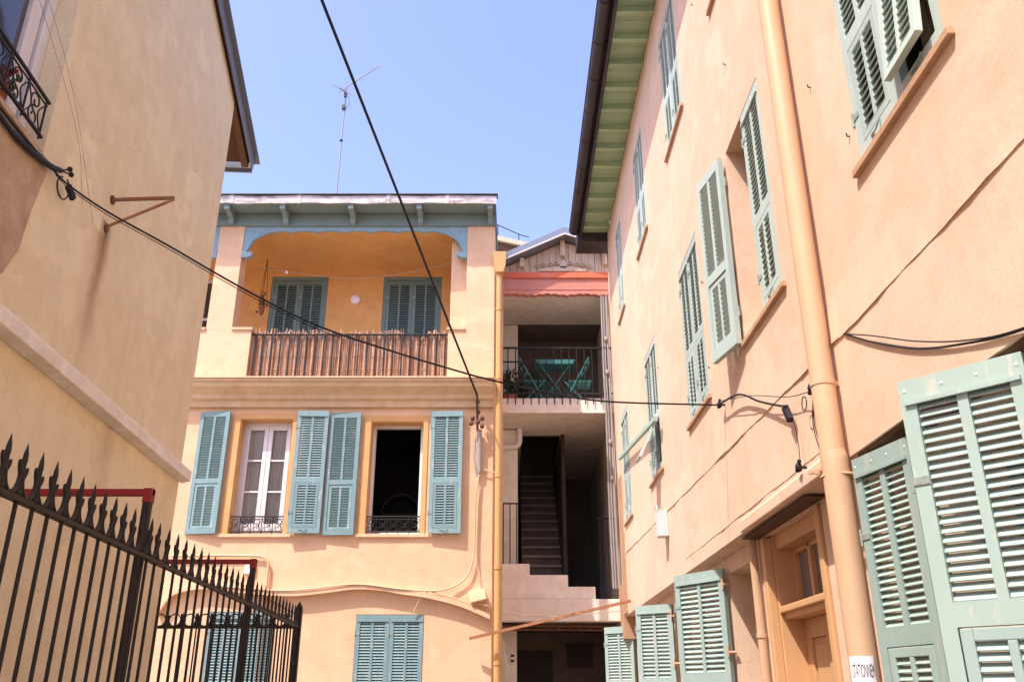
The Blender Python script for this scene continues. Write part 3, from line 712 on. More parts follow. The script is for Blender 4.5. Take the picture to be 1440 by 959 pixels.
# right downstand with slanted soffit over the upper balcony
b = MB(); b.box(sx0+.12, sx1-.12, sy-.02, sy+.10, 7.62, 7.93); bo = b.build('beam', pink_p, sh)
m = MB(); m.box(sx0+.12, sx1-.12, sy-.05, sy-.021, 7.82, 7.92); m.build('trim', red_p, bo)
n = 46; lo = []; up = []
for k in range(n+1):
    x = sx0+.121+(sx1-sx0-.242)*k/n; lo.append((x, sy-.012, 7.53+.022*abs(math.sin(k*.9))+.012*math.sin(k*.4))); up.append((x, sy-.012, 7.621))
m = MB(); m.strip(lo, up, (0, .10, 0)); m.build('valance', pink_p, bo)
# gable: boards, posts, fretwork, roof
gx, gz = .85, 8.54
def gtop(x): return gz-.06-abs(x-gx)*(.475 if x < gx else .33)
m = MB(); x = sx0+.03
while x < sx1-.02:
    x2 = min(x+.105, sx1-.01); m.prism([(x+.003, 7.93), (x2-.003, 7.93), (x2-.003, gtop(x2)), (x+.003, gtop(x))], (0, sy-.01+random.uniform(-.005, .005), 0), (1, 0, 0), (0, 0, 1), (0, .03, 0)); x = x2
go = m.build('gable', wood_pale, sh)
for x, z0 in ((gx-.03, 8.2), (.16, 8.0), (1.5, 8.05)):
    m = MB(); m.box(x-.035, x+.035, sy-.10, sy-.02, z0, gtop(x)+.0); m.build('post', wood_pale, go)
m = MB()
for k in range(-4, 5):
    cx = gx-.02+k*.105; r_ = .045
    m.tube(spiral((cx, sy-.035, 8.03+.055*math.cos(k*.38)), r_, .012, 200 if k < 0 else -20, 200-380 if k < 0 else 360, 14, V((1, 0, 0)), V((0, 0, 1))), .012, 5)
m.prism([(-.42, 7.94), (.42, 7.94), (.36, 7.985), (.18, 8.015), (0, 8.03), (-.18, 8.015), (-.36, 7.985)], (gx-.02, sy-.045, 0), (1, 0, 0), (0, 0, 1), (0, .02, 0))
m.prism([(-.05, 8.0), (.05, 8.0), (.06, 8.08), (0, 8.12), (-.06, 8.08)], (gx-.02, sy-.045, 0), (1, 0, 0), (0, 0, 1), (0, .02, 0))
m.build('fretwork', wood_pale, go)
def roofpl(x0, z0, x1, z1, y0, y1, t):
    m = MB(); m.add([(x0, y0, z0), (x1, y0, z1), (x1, y1, z1), (x0, y1, z0), (x0, y0, z0+t), (x1, y0, z1+t), (x1, y1, z1+t), (x0, y1, z0+t)], [(0, 1, 2, 3), (7, 6, 5, 4), (0, 4, 5, 1), (1, 5, 6, 2), (2, 6, 7, 3), (3, 7, 4, 0)]); return m
m = roofpl(sx0+.0, gtop(sx0)+.02, gx, gz-.03, sy-.24, 17, .13); m2 = roofpl(gx, gz-.03, sx1+.15, gtop(sx1+.15)+.02, sy-.24, 17, .13)
m.add(m2.v, m2.f); ro = m.build('roof', grey_metal, sh)
m = MB(); m.bar((sx0-.01, sy-.252, gtop(sx0)+.02), (gx, sy-.252, gz-.03), .02, .022, (0, 1, 0)); m.bar((gx, sy-.252, gz-.03), (sx1+.15, sy-.252, gtop(sx1+.15)+.02), .02, .022, (0, 1, 0)); m.build('verge', white_frame, ro)
# balcony railing
m = MB(); yr = sy-.03
m.box(sx0+.125, sx1-.125, yr-.012, yr+.012, 6.60, 6.625); m.box(sx0+.125, sx1-.125, yr-.008, yr+.008, 5.86, 5.88)
for k in range(15): x = sx0+.20+k*.118; m.tube([(x, yr, 5.70), (x, yr, 6.61)], .009, 5)
m.box(sx0+.125, .18, yr-.008, yr+.008, 6.37, 6.39)
m.build('railing', iron, sh)
m = MB(); m.box(sx0+.125, .085, 13.0, 13.02, 4.28, 4.30)
for x in (-.13, -.03, .07): m.box(x-.008, x+.008, 13.0, 13.016, 2.86, 4.28)
m.build('railing', iron, sh)
m = MB(); m.box(1.25, sx1-.125, 12.8, 12.82, 4.02, 4.04)
for x in (1.28, 1.40): m.box(x-.008, x+.008, 12.8, 12.816, 2.86, 4.02)
m.build('railing', iron, sh)
# white waste pipe with elbow, conduits on the right edge
m = MB(); m.tube([(sx0+.12, 13.36, 5.26), (.02, 13.36, 5.26)] + arc((.02, 13.36, 5.36), .10, -90, 0, 6)[1:] + [(.12, 13.36, 5.56)], .045, 10); m.build('pipe', white_enamel, sh)
m = MB()
for dx, r_ in ((0, .02), (.045, .014), (.08, .016)):
    m.tube(curve([(1.50-dx, sy-.03, 3.0), (1.49-dx, sy-.035, 4.3), (1.50-dx, sy-.03, 5.4), (1.492-dx, sy-.03, 6.4), (1.50-dx, sy-.03, 7.5)], 5), r_, 6)
for z in (4.55, 5.1, 6.2, 6.75): m.ball((1.46, sy-.05, z), .035, 7, 1, .7, 1.4)
m.build('conduit', grey_cable, sh)
m = MB(); m.box(.90, 1.31, 14.94, 14.99, 2.04, 2.36); m.box(.88, 1.33, 14.95, 14.995, 2.34, 2.40); m.build('meter_cupboard', unlit_in, sh)
m = MB(); m.box(-.02, .03, 13.185, 13.199, 2.13, 2.16); m.box(-.02, .03, 13.185, 13.199, 2.06, 2.09); m.build('vent', iron, sh)
m = MB(); m.tube(curve([(-.12, 12.58, 2.3), (-.10, 12.6, 2.1), (-.06, 12.6, 1.95), (-.07, 12.6, 1.8)], 5), .010, 5); tag(m.build('loose_cable', white_enamel, loc=(-.1, 12.6, 2.1)), 'white loose cable end hanging at the dark ground floor passage', 'cable')
m = MB()
for z, r_ in ((2.52, .02), (2.47, .016)): m.tube([(sx0+.13, 12.75, z), (sx1-.13, 12.75, z-.01)], r_, 6)
for k in range(9): m.box(.2+k*.15, .215+k*.15, 12.73, 12.77, 2.45, 2.56)
m.build('ceiling_pipe', rust_dk, sh)
m = MB(); m.box(.08, .66, 14.98, 14.995, 0, 2.3); m.build('door', unlit_in, sh)

# balcony furniture
bt = thing('folding_table', (.68, 13.1, 5.80), 'teal folding garden table on the upper balcony behind the iron railing', 'table')
m = MB()
for k in range(7): m.box(.37, 1.0, 12.88+.075*k, 12.945+.075*k, 6.535, 6.56)
m.box(.40, .97, 12.88, 12.90, 6.49, 6.534); m.build('tabletop', teal_f, bt)
for y in (12.95, 13.33):
    for a, c in ((.44, .92), (.92, .44)):
        m = MB(); m.bar((a, y+(.012 if a < c else -.012), 5.81), (c, y+(.012 if a < c else -.012), 6.50), .014, .03, (0, 1, 0)); m.build('leg', teal_f, bt)
def chair(x, y, sg, label):
    t = thing('folding_chair', (x, y, 5.80), label, 'chair', 0, 'folding chairs at the teal balcony table')
    m = MB()
    for dy in (-.2, .2): m.bar((x-sg*.20, y+dy, 6.60), (x+sg*.22, y+dy, 5.81), .018, .026, (0, 1, 0))
    m.build('back_frame', teal_f, t)
    m = MB()
    for k in range(3): m.box(x-sg*.20-.01+sg*.055*k, x-sg*.20+.01+sg*.055*k, y-.2, y+.2, 6.50-.10*k, 6.56-.10*k)
    m.build('backrest', teal_f, t)
    m = MB()
    for k in range(5): m.box(x-.13+.075*k, x-.07+.075*k, y-.2, y+.2, 6.20, 6.215)
    m.build('seat', teal_f, t)
    for dy in (-.18, .18):
        m = MB(); m.bar((x+sg*.19, y+dy, 6.20), (x-sg*.19, y+dy, 5.81), .016, .024, (0, 1, 0)); m.build('leg', teal_f, t)
chair(.32, 13.1, 1, 'teal folding chair left of the table on the balcony')
chair(1.02, 13.1, -1, 'teal folding chair right of the table on the balcony')
def bush(name, c, h, r, label, n=150):
    t = thing(name, c, label, 'plant'); c = V(c); m = MB(); m.tube([c, c+V((0, 0, .04)), c+V((0, 0, .2))], [.08, .09, .12], 12); m.build('pot', terracotta, t)
    m = MB()
    for k in range(n):
        p = c+V((random.gauss(0, r*.5), random.gauss(0, r*.4), .2+h*random.random())); d = V((random.gauss(0, .7), random.gauss(0, .7), random.gauss(.4, .6))).normalized(); e = d.orthogonal().normalized()
        m.add([p, p+d*.06+e*.022, p+d*.12, p+d*.06-e*.022], [(0, 1, 2, 3)])
    m.build('leaves', leaf_m, t)
bush('potted_plant', (-.03, 13.0, 5.80), .38, .12, 'dark low plant in a pot at the left end of the upper balcony railing')
bush('potted_plant', (.15, 13.45, 5.80), .30, .16, 'dark bushy plant in a pot behind the left balcony chair')
bush('potted_plant', (.42, 13.62, 5.80), .66, .14, 'tall dark plant in a pot behind the teal balcony table')

# building beyond the gap
fb = thing('distant_house', (-.5, 18, 0), 'pale house far behind with a flat roof edge seen between the roofs', 'house')
m = MB(); m.box(-5, 1.4, 18, 24, 0, 11.35); m.build('wall', facade_p, fb)
m = MB(); m.add([(-5, 17.8, 12.9), (1.6, 17.8, 10.95), (1.6, 24, 10.95), (-5, 24, 12.9), (-5, 17.8, 13.05), (1.6, 17.8, 11.1), (1.6, 24, 11.1), (-5, 24, 13.05)], [(0, 1, 2, 3), (7, 6, 5, 4), (0, 4, 5, 1), (1, 5, 6, 2), (2, 6, 7, 3), (3, 7, 4, 0)]) if False else None
m = MB(); m.prism([(-1.2, 11.72), (.5, 11.28), (.5, 11.17), (-1.2, 11.60)], (0, 17.7, 0), (1, 0, 0), (0, 0, 1), (0, 3, 0)); r_ = m.build('roof', wood_pale, fb)
m = MB(); m.prism([(-1.2, 11.60), (.5, 11.17), (.5, 11.0), (-1.2, 11.40)], (0, 17.8, 0), (1, 0, 0), (0, 0, 1), (0, 2.8, 0)); m.build('eave', wood_brown, fb)
m = MB(); m.tube([(-.36, 17.9, 11.9), (.2, 17.9, 11.62), (.4, 17.9, 11.56)], .012, 5)
for x, z in ((-.33, 11.88), (.16, 11.64)): m.tube([(x, 17.9, z-.35), (x, 17.9, z)], .012, 5)
m.build('railing', iron, fb)

# ================================================================== RIGHT HOUSE
rh = thing('peach_house', (1.5, 6, 0), 'tall sunlit peach house along the right side with pale green louvred shutters', 'house')
X0 = 1.5; X1 = 1.64; ZJ = 2.585; YA, YB = -2.5, 12.02; ZT = 8.33
F1 = (3.71, 5.13); F2 = (6.42, 7.79)
f1 = [(2.38, 3.16), (4.33, 5.14), (6.24, 7.02), (8.44, 9.20), (10.78, 11.46)]
f2 = [(2.30, 3.10), (4.32, 5.12), (6.30, 7.08), (8.42, 9.12), (10.48, 11.06)]
UY = V((0, 1, 0)); NX = V((-1, 0, 0))
b = MB()
b.panel((X0, YA, ZJ), UY, NX, YB-YA, ZT-ZJ, .34, [(a-YA, c-YA, F1[0]-ZJ, F1[1]-ZJ) for a, c in f1] + [(a-YA, c-YA, F2[0]-ZJ, F2[1]-ZJ) for a, c in f2])
lowholes = [(2.42, 3.26, 0.02, 2.47), (4.60, 5.74, .02, 2.56), (6.0, 6.74, .9, 2.46), (8.3, 9.03, .9, 2.46), (11.3, 12.05, .9, 2.46)]
b.panel((X1, YA, 0), UY, NX, YB-YA, ZJ-.001, .34, [(a-YA, c-YA, z0, z1) for a, c, z0, z1 in lowholes])
b.box(5.2, 5.5, YA, YB, 0, ZT); b.box(X1+.34, 5.2, YB-.3, YB, 0, ZT); b.box(X1+.34, 5.2, YA, YA+.3, 0, ZT)
b.box(X0+.35, 5.2, YA+.3, YB-.3, 2.62, 2.82); b.box(X0+.35, 5.2, YA+.3, YB-.3, 5.5, 5.7); b.box(X0+.35, 5.2, YA+.3, YB-.3, 8.1, 8.3)
b.box(1.64, 2.2, YB+.001, 13.5, 0, 8.25)
b.build('wall', peach, rh)
m = MB(); m.box(X0+.36, X0+.9, YA+.31, YB-.31, 2.83, 5.49) if False else m.box(2.6, 2.66, YA+.31, YB-.31, 2.83, 5.49); m.box(2.6, 2.66, YA+.31, YB-.31, 5.71, 8.09); m.box(2.6, 2.66, YA+.31, YB-.31, .03, 2.61); m.build('inner_room', unlit_in, rh)  # dark sheets behind the windows, unlit rooms put in as colour
# plaster lips that run along the wall (thin uneven ledges)
def lip(y0, y1, z0, z1, seed, amax=.022, hh=.05, gaps=.25):
    rng = random.Random(seed); m = MB(); n = int((y1-y0)/.06); prev = rng.random()
    pts = []
    for k in range(n+1):
        y = y0+(y1-y0)*k/n; prev = .82*prev+.18*rng.random(); a = amax*max(.10, (prev-gaps)/(1-gaps))
        pts.append((y, z0+(z1-z0)*k/n + .003*math.sin(k*.5)+.0015*math.sin(k*1.9), a))
    vs, fs = [], []
    for y, z, a in pts: vs += [(X0+.003, y, z), (X0-a, y, z-.002), (X0+.003, y, z+hh)]
    for k in range(n):
        i = 3*k; fs += [(i, i+1, i+4, i+3), (i+1, i+2, i+5, i+4)]
    fs += [(0, 2, 1), (3*n, 3*n+1, 3*n+2)]
    return m.add(vs, fs)
lip(YA, 3.66, 3.09, 3.115, 3, .017, .35).build('plaster_lip', peach, rh); lip(3.66, 11.9, 3.12, 3.36, 5, .017, .35).build('plaster_lip', peach, rh)
lip(4.1, 7.6, 2.70, 2.70, 9, .016, .35, .3).build('plaster_lip', peach, rh)
m = MB(); m.box(X0+.012, X1+.0, YA, 3.70, ZJ-.016, ZJ-.002); m.build('jetty_shade_board', wood_brown, rh)  # brown board added so the jetty underside carries its shade as colour
m = MB(); m.box(X0+.03, X1+.0, 4.50, 5.84, ZJ-.018, ZJ-.014); m.build('jetty_shade_board', wood_brown, rh)  # same dark board above the door, shade put in as colour
# hooks and pins left in the wall
for y, z in ((3.55, 4.43), (5.32, 4.9), (6.12, 4.6), (3.22, 3.9), (5.6, 6.9), (8.3, 4.7), (4.9, 5.7), (6.15, 3.9)):
    m = MB(); m.tube([(X0+.01, y, z), (X0-.012, y, z), (X0-.014, y, z+.016)], .004, 6); m.build('wall_hook', rust_dk, rh)
# jetty edge board and soffit shadow gap
m = MB(); m.prism([(0, 0), (.026, .008), (.026, .075), (0, .1)], (X0-.0, 3.9, ZJ-.012), (-1, 0, 0), (0, 0, 1), (0, 1.75, 0)); m.build('lintel_band', peach, rh, .006)
m = MB(); m.add([(1.5, 6.60, 2.79), (1.485, 6.66, 2.66), (1.5, 6.74, 2.63), (1.5, 6.64, 2.64)], [(0, 1, 2, 3)]); 
# roof: soffit boards, rafters, gutter
RZ = 8.33
m = MB(); k = 0; y = YA
rng = random.Random(2)
while y < 11.98:
    m.box(1.10, X0-.001, y+.002, min(y+.133, 11.98), RZ+.02, RZ+.04+.004*rng.random()); y += .135
so_ = m.build('soffit', soffit_p, rh)
y = 7.17-.411*14
while y < 11.9:
    m = MB(); m.box(1.10, X0-.002, y-.03, y+.03, RZ-.055, RZ+.019); m.build('rafter', soffit_p, so_); y += .411
m = MB(); m.box(1.07, 1.10, YA, 12.0, RZ-.07, RZ+.12); m.build('fascia', brown_metal, so_)
m = MB(); m.add([(1.0, YA, RZ+.1), (1.0, 12.05, RZ+.1), (5.6, 12.05, RZ+1.6), (5.6, YA, RZ+1.6), (1.0, YA, RZ+.15), (1.0, 12.05, RZ+.15), (5.6, 12.05, RZ+1.65), (5.6, YA, RZ+1.65)], [(0, 1, 2, 3), (7, 6, 5, 4), (0, 4, 5, 1), (1, 5, 6, 2), (2, 6, 7, 3), (3, 7, 4, 0)]); ro = m.build('roof', terracotta, rh)
m = MB(); pts = []
cx, cz, rg = .985, RZ+.085, .075
outer = arc((cx, 0, cz), rg, 180, 360, 12); inner = arc((cx, 0, cz), rg-.006, 360, 180, 12)
m.prism([(p.x, p.z) for p in outer+inner], (0, YA, 0), (1, 0, 0), (0, 0, 1), (0, 12.06-YA, 0))
for y in [YA+.3+.62*k for k in range(24)]:
    if y < 12.0: m.tube(arc((cx, y, cz), rg+.006, 180, 360, 10), .006, 5)
m.tube([(cx-rg, YA, cz), (cx-rg, 12.06, cz)], .012, 6)
m.prism([(p.x, p.z) for p in outer], (0, 12.05, 0), (1, 0, 0), (0, 0, 1), (0, .01, 0))
m.build('gutter', brown_metal, ro)
m = MB(); m.box(1.03, 1.64, 12.0, 12.40, RZ-.13, RZ+.10); m.build('eave_shade_block', brown_metal, ro)  # dark block, shade under the continuing eave put into its colour
# sills and shutters of the right house
def rwin(a, c, z0, z1, sill=True):
    m = MB(); f = MB(); x = X0+.17
    f.box(x, x+.05, a+.001, a+.06, z0+.001, z1-.001); f.box(x, x+.05, c-.06, c-.001, z0+.001, z1-.001); f.box(x, x+.05, a+.06, c-.06, z1-.06, z1-.001); f.box(x, x+.05, a+.06, c-.06, z0+.001, z0+.06); f.box(x, x+.05, (a+c)/2-.04, (a+c)/2+.04, z0+.06, z1-.06)
    wo = f.build('window', wood_pale, rh)
    p = MB(); p.box(x+.02, x+.025, a+.06, c-.06, z0+.06, z1-.06); p.build('pane', glass, wo)
    m.box(X0-.026, X0+.165, a-.06, c+.05, z0-.036, z0-.001); m.build('sill', sill_shade_p, wo, .004)
    return wo
H1 = F1[1]-F1[0]-.012; H2 = F2[1]-F2[0]-.012
def closed(a, c, z0, h, mat=green, fo=(0, 0), dep=.02, pitch=.036):
    wd = (c-a-.014)/2
    # seen from outside the wall: heading -Y, outer face towards -X
    shutter(rh, (X0+dep, c-.004), z0+.006, R(-90), wd, h, mat, .42, pitch, flap_open=fo[0], bevel=.002 if c < 6 else 0)
    shutter(rh, (X0+dep, a+.005+wd), z0+.006, R(-90), wd, h, mat, .42, pitch, flap_open=fo[1], bevel=.002 if c < 6 else 0)
for i, (a, c) in enumerate(f1):
    rwin(a, c, *F1)
    if i == 0: closed(a, c, F1[0], H1, fo=(0, 5))
    elif i == 1:
        wd = (c-a-.014)/2
        shutter(rh, (X0+.02, a+.005+wd), F1[0]+.006, R(-90), wd, H1, green, .42, .036, bevel=.002)
        shutter(rh, (X0-.04, c+.02), F1[0]-.01, R(90+11), wd-.01, H1, green, .42, .036, bevel=.002, label='open pale green shutter folded back towards the far end of the wall')
    elif i == 3:
        wd = (c-a-.014)/2
        shutter(rh, (X0+.02, c-.004), F1[0]+.006, R(-90), wd, H1, green, .42, .036)
        shutter(rh, (X0+.02, a+.005+wd), F1[0]+.006, R(-90), wd, H1, green, .42, .036, flap_open=25)
    else: closed(a, c, F1[0], H1)
for a, c in f2: rwin(a, c, *F2); closed(a, c, F2[0], H2)
# ground floor: open leaves standing away from the wall
GL = paint('mint_shutter_paint', (.355, .465, .405), (.50, .50, .43), .75, (34, 34, 6), .65, .1, .58, .64)
def leaf(hx, hy, fx, fy, z1, h, split, label, bevel=.0025, pitch=.036):
    d = V((fx-hx, fy-hy)); w_ = d.length; yaw = math.atan2(d.y, d.x)
    # outer face -y of the leaf must look to the court/camera: choose the hinge end so that it does
    o = shutter(rh, (fx, fy), z1-h, yaw+math.pi, w_, h, GL, split, pitch, label=label, bevel=bevel); return o
leaf(1.60, 6.73, 1.32, 7.20, 2.50, 1.75, .56, None)
leaf(1.60, 9.02, 1.27, 9.26, 2.46, 1.65, .56, None)
leaf(1.60, 12.02, 1.26, 12.36, 2.47, 1.6, .56, None)
leaf(1.525, 2.41, 1.272, 2.69, 2.55, 2.35, .69, 'nearest mint shutter standing half open, cut by the picture edge', .003, .028)
leaf(1.545, 3.26, 1.468, 3.63, 2.535, 2.33, .69, 'mint shutter folded back beside the thick downpipe', .003, .028)
# iron pins and latch hardware of the ground floor shutters
for (x, y, z) in ((1.60, 6.72, 2.38), (1.60, 6.72, 1.9), (1.60, 9.0, 2.34), (1.60, 9.0, 1.9), (1.58, 2.40, 2.3)):
    m = MB(); m.tube([(x+.04, y, z), (x-.02, y, z)], .012, 6); m.tube([(x-.02, y, z-.03), (x-.02, y, z+.05)], .01, 6); m.build('shutter_pin', pipe_peach, rh)
for (a, c, z0, z1) in (lowholes[0], *lowholes[2:]):
    m = MB(); x = X1+.2; m.box(x, x+.05, a+.001, a+.06, z0+.001, z1-.001); m.box(x, x+.05, c-.06, c-.001, z0, z1-.001); m.box(x, x+.05, a+.06, c-.06, z1-.06, z1-.001); m.box(x, x+.05, (a+c)/2-.03, (a+c)/2+.03, z0, z1-.06)
    wo = m.build('window', wood_door, rh); m = MB(); m.box(x+.02, x+.025, a+.06, c-.06, z0, z1-.06); m.build('pane', glass, wo)
# the wooden door
da, dc = 4.60, 5.74; dx = X1+.17
m = MB(); m.box(X1+.03, dx+.06, da+.001, da+.09, .02, 2.559); m.box(X1+.03, dx+.06, dc-.09, dc-.001, .02, 2.559); m.box(X1+.05, dx+.06, da+.09, dc-.09, 2.47, 2.559)
m.box(X1-.02, X1+.03, da+.012, da+.075, .02, 2.55); m.box(X1-.025, X1+.03, dc-.075, dc-.012, .02, 2.55)
m.box(X1+.06, dx+.06, da+.09, dc-.09, 2.045, 2.13); m.box(X1+.03, X1+.10, da+.09, dc-.09, 2.08, 2.12)
do = m.build('door', wood_door, rh, .006)
m = MB(); q = (dc-da-.18)/3
for k in (1, 2): m.box(dx-.02, dx+.035, da+.09+q*k-.022, da+.09+q*k+.022, 2.13, 2.47)
m.box(dx-.02, dx+.03, da+.09, da+.13, 2.13, 2.47); m.box(dx-.02, dx+.03, dc-.13, dc-.09, 2.13, 2.47); m.box(dx-.02, dx+.03, da+.13, dc-.13, 2.44, 2.47)
m.build('transom', wood_door, do, .004)
m = MB(); m.box(dx+.01, dx+.015, da+.09, dc-.09, 2.13, 2.47); m.build('pane', glass_mat('dusty_pane', (.20, .19, .19), .25), do)
m = MB(); xm = (da+dc)/2
for a, c in ((da+.092, xm-.002), (xm+.002, dc-.092)):
    m.box(dx, dx+.05, a, a+.10, .02, 2.043); m.box(dx, dx+.05, c-.10, c, .02, 2.043); m.box(dx, dx+.05, a+.10, c-.10, 1.93, 2.043); m.box(dx, dx+.05, a+.10, c-.10, .02, .25)
    m.box(dx+.022, dx+.04, a+.10, c-.10, .25, 1.93); m.box(dx+.01, dx+.03, a+.13, c-.13, .29, 1.89)
m.build('door_leaf', wood_door, do, .005)
m = MB(); m.tube([(dx-.03, xm+.05, 1.02), (dx-.05, xm+.05, 1.05), (dx-.05, xm+.05, 1.15)], .01, 6); m.build('handle', iron, do)
# shade at the far corner, put in as a brown strip and block
m = MB(); m.box(X0-.012, X0+.02, 11.66, 12.019, 2.60, 4.42); m.box(1.47, X1, 12.0, 12.3, 2.3, 3.0); m.build('shade_strip', strip_shade_p, rh, .006)
# thick downpipe with casing and brackets
m = MB(); py = 3.765; pxx = 1.428
m.tube([(pxx, py, 2.60), (pxx, py, 8.4)], .054, 20)
m.tube([(pxx+.005, py, 0), (pxx+.005, py, 2.56), (pxx+.003, py, 2.585), (pxx, py, 2.61)], [.060, .060, .059, .055], 24)
for z in (2.93, 6.1): m.tube([(pxx, py, z-.012), (pxx, py, z+.012)], .0575, 20); m.bar((pxx+.05, py, z), (1.51, py, z), .02, .02)
m.build('downpipe', pipe_peach, rh)
m = MB(); m.tube([(1.60, 5.86, 0), (1.60, 5.86, 2.57)], .028, 10); m.tube([(1.60, 5.86, 1.95), (1.60, 5.86, 1.98)], .034, 10); m.build('downpipe', pipe_peach, rh)
m = MB()                                                 # pipe bracket under the jetty
m.bar((1.44, 4.12, 2.60), (1.46, 3.84, 2.565), .02, .014); m.bar((1.42, 4.0, 2.575), (1.62, 3.98, 2.56), .014, .02); m.tube(arc((1.445, 3.78, 2.50), .071, 0, 360, 20, (1, 0, 0), (0, 1, 0))[:-1], .008, 6, True)
m.bar((1.50, 3.72, 2.50), (1.47, 3.60, 2.52), .012, .02)
m.build('pipe_bracket', pipe_peach, rh)
# small things fixed to the right house
m = MB(); m.box(1.40, 1.499, 8.36, 8.50, 3.02, 3.26); m.tube(arc((1.40, 8.43, 3.26), .07, 0, 180, 8, (0, 1, 0)), .008, 5)
wb = m.build('alarm_box', pink_box, loc=(1.45, 8.43, 3.1), bevel=.02); tag(wb, 'small off white box on the peach wall above the plaster ledge', 'box')
# wooden bar from the wall
m = MB(); m.bar((1.44, 11.35, 4.55), (1.43, 8.28, 4.16), .04, .045); tag(m.build('wooden_bar', green_worn, loc=(1.44, 9.8, 4.35)), 'pale green wooden bar slanting across two windows at the far end of the peach wall', 'bar')
# sign
sg = thing('parking_sign', (1.38, 3.76, 1.72), 'white parking notice with black capitals wrapped round the thick downpipe', 'sign')
scx, scy, sr = pxx+.005, py, .0615                        # axis of the pipe and radius of the sheet
def onpipe(a, z, r): return V((scx+r*math.cos(a), scy+r*math.sin(a), z))
a0, a1 = R(186), R(288)
m = MB(); n = 16; lo = [onpipe(a0+(a1-a0)*k/n, 1.50, sr) for k in range(n+1)]; hi = [onpipe(a0+(a1-a0)*k/n, 1.752, sr) for k in range(n+1)]
lo2 = [onpipe(a0+(a1-a0)*k/n, 1.50, sr-.002) for k in range(n+1)]; hi2 = [onpipe(a0+(a1-a0)*k/n, 1.752, sr-.002) for k in range(n+1)]
N_ = n+1; m.add(lo+hi+lo2+hi2, [(k, k+1, N_+k+1, N_+k) for k in range(n)] + [(2*N_+k, 3*N_+k, 3*N_+k+1, 2*N_+k+1) for k in range(n)] + [(k, 2*N_+k, 2*N_+k+1, k+1) for k in range(n)] + [(N_+k, N_+k+1, 3*N_+k+1, 3*N_+k) for k in range(n)]); m.build('plate', sign_w, sg)
def text(body, z, h, b0, b1, mat):
    cu = bpy.data.curves.new('lettering', 'FONT'); cu.body = body; cu.size = 1; cu.offset = 0.0
    t = bpy.data.objects.new('lettering', cu); COL.objects.link(t); bpy.context.view_layer.update()
    me = bpy.data.meshes.new_from_object(t.evaluated_get(bpy.context.evaluated_depsgraph_get())); bpy.data.objects.remove(t)
    X = [v.co.x for v in me.vertices]; Yc = [v.co.y for v in me.vertices]; xa, xb, ya, yb = min(X), max(X), min(Yc), max(Yc)
    m = MB(); m.add([onpipe(b0+(b1-b0)*(v.co.x-xa)/(xb-xa), z+h*(v.co.y-ya)/(yb-ya), sr+.0009) for v in me.vertices], [tuple(p.vertices) for p in me.polygons])
    return m.build('lettering', mat, sg)
text('STATIONNEM', 1.672, .050, R(203), R(284), ink)
m = MB(); n = 12; b0, b1 = R(215), R(268)
q0 = [onpipe(b0+(b1-b0)*k/n, 1.575, sr+.0009) for k in range(n+1)]; q1 = [onpipe(b0+(b1-b0)*k/n, 1.645, sr+.0009) for k in range(n+1)]
m.add(q0+q1, [(k, k+1, n+2+k, n+1+k) for k in range(n)]); m.build('print_band', ink_pink, sg)

# ================================================================== CABLES
m = MB(); A1, B1 = V((-.501, 11.80, 5.60)), V((-1.698, 6.0, 7.346)); far = A1+(B1-A1)*2.6
m.tube([A1+(far-A1)*(k/24)+V((0, 0, -.10*math.sin(math.pi*k/24)*0)) for k in range(25)], .0155, 8)
tag(m.build('power_cable', cable_m, loc=A1), 'thick black overhead cable rising from the facade insulators out of the picture top', 'cable')
m = MB(); c2 = [(-2.767, 4.453, 4.538), (-2.679, 4.482, 4.456), (-2.450, 4.556, 4.313), (-2.101, 4.668, 4.145), (-1.829, 4.756, 4.006), (-1.492, 4.865, 3.845), (-1.173, 4.968, 3.722), (-.764, 5.1, 3.622), (-.366, 5.229, 3.54), (-.092, 5.317, 3.494), (.378, 5.469, 3.443), (.721, 5.579, 3.44), (1.45, 5.815, 3.497)]
cc = curve(c2, 4); m.tube(cc, .0065, 6); m.tube([p+V((.0, .03, -.012-.02*math.sin(i*.5)**2*0)) for i, p in enumerate(cc[:26])], .003, 5)
tag(m.build('span_cable', cable_m, loc=(-.4, 5.2, 3.55)), 'black cable sagging across the court from the cream house to the peach house', 'cable')
m = MB(); h0 = LL(.04, 3.31, 4.60)
m.tube(curve([LL(.03, 5.2, 4.50), LL(.04, 4.4, 4.50), LL(.035, 3.9, 4.47), LL(.04, 3.5, 4.53), h0], 6), [.014]*13+[.018]*12, 7)
m.tube(curve([LL(.028, 5.2, 4.53), LL(.03, 4.3, 4.515), LL(.03, 3.6, 4.54), h0], 6), .008, 6)
loop = arc(LL(.05, 3.27, 4.50), .07, 100, 440, 22, -ux, V((0, 0, 1))); m.tube([p+un*.0008*i for i, p in enumerate(loop)], .005, 6)
for d in (V((0, 0, 0)), ): pass
hk = m.build('wall_cable', cable_m, loc=h0); tag(hk, 'thick black cable along the cream wall under the window ending in a loop', 'cable')
m = MB(); m.ball(LL(.06, 3.24, 4.655), .018, 8); m.ball(LL(.06, 3.21, 4.635), .018, 8); m.tube([h0, LL(.06, 3.24, 4.655)], .006, 5); m.tube([h0, LL(.06, 3.21, 4.635)], .006, 5); m.bar(LL(.06, 3.22, 4.55), LL(.07, 3.14, 4.50), .025, .04)
tag(m.build('cable_clamp', cable_m, loc=LL(.05, 3.25, 4.6)), 'black cable clamp with two knobs at the corner of the cream wall', 'clamp')
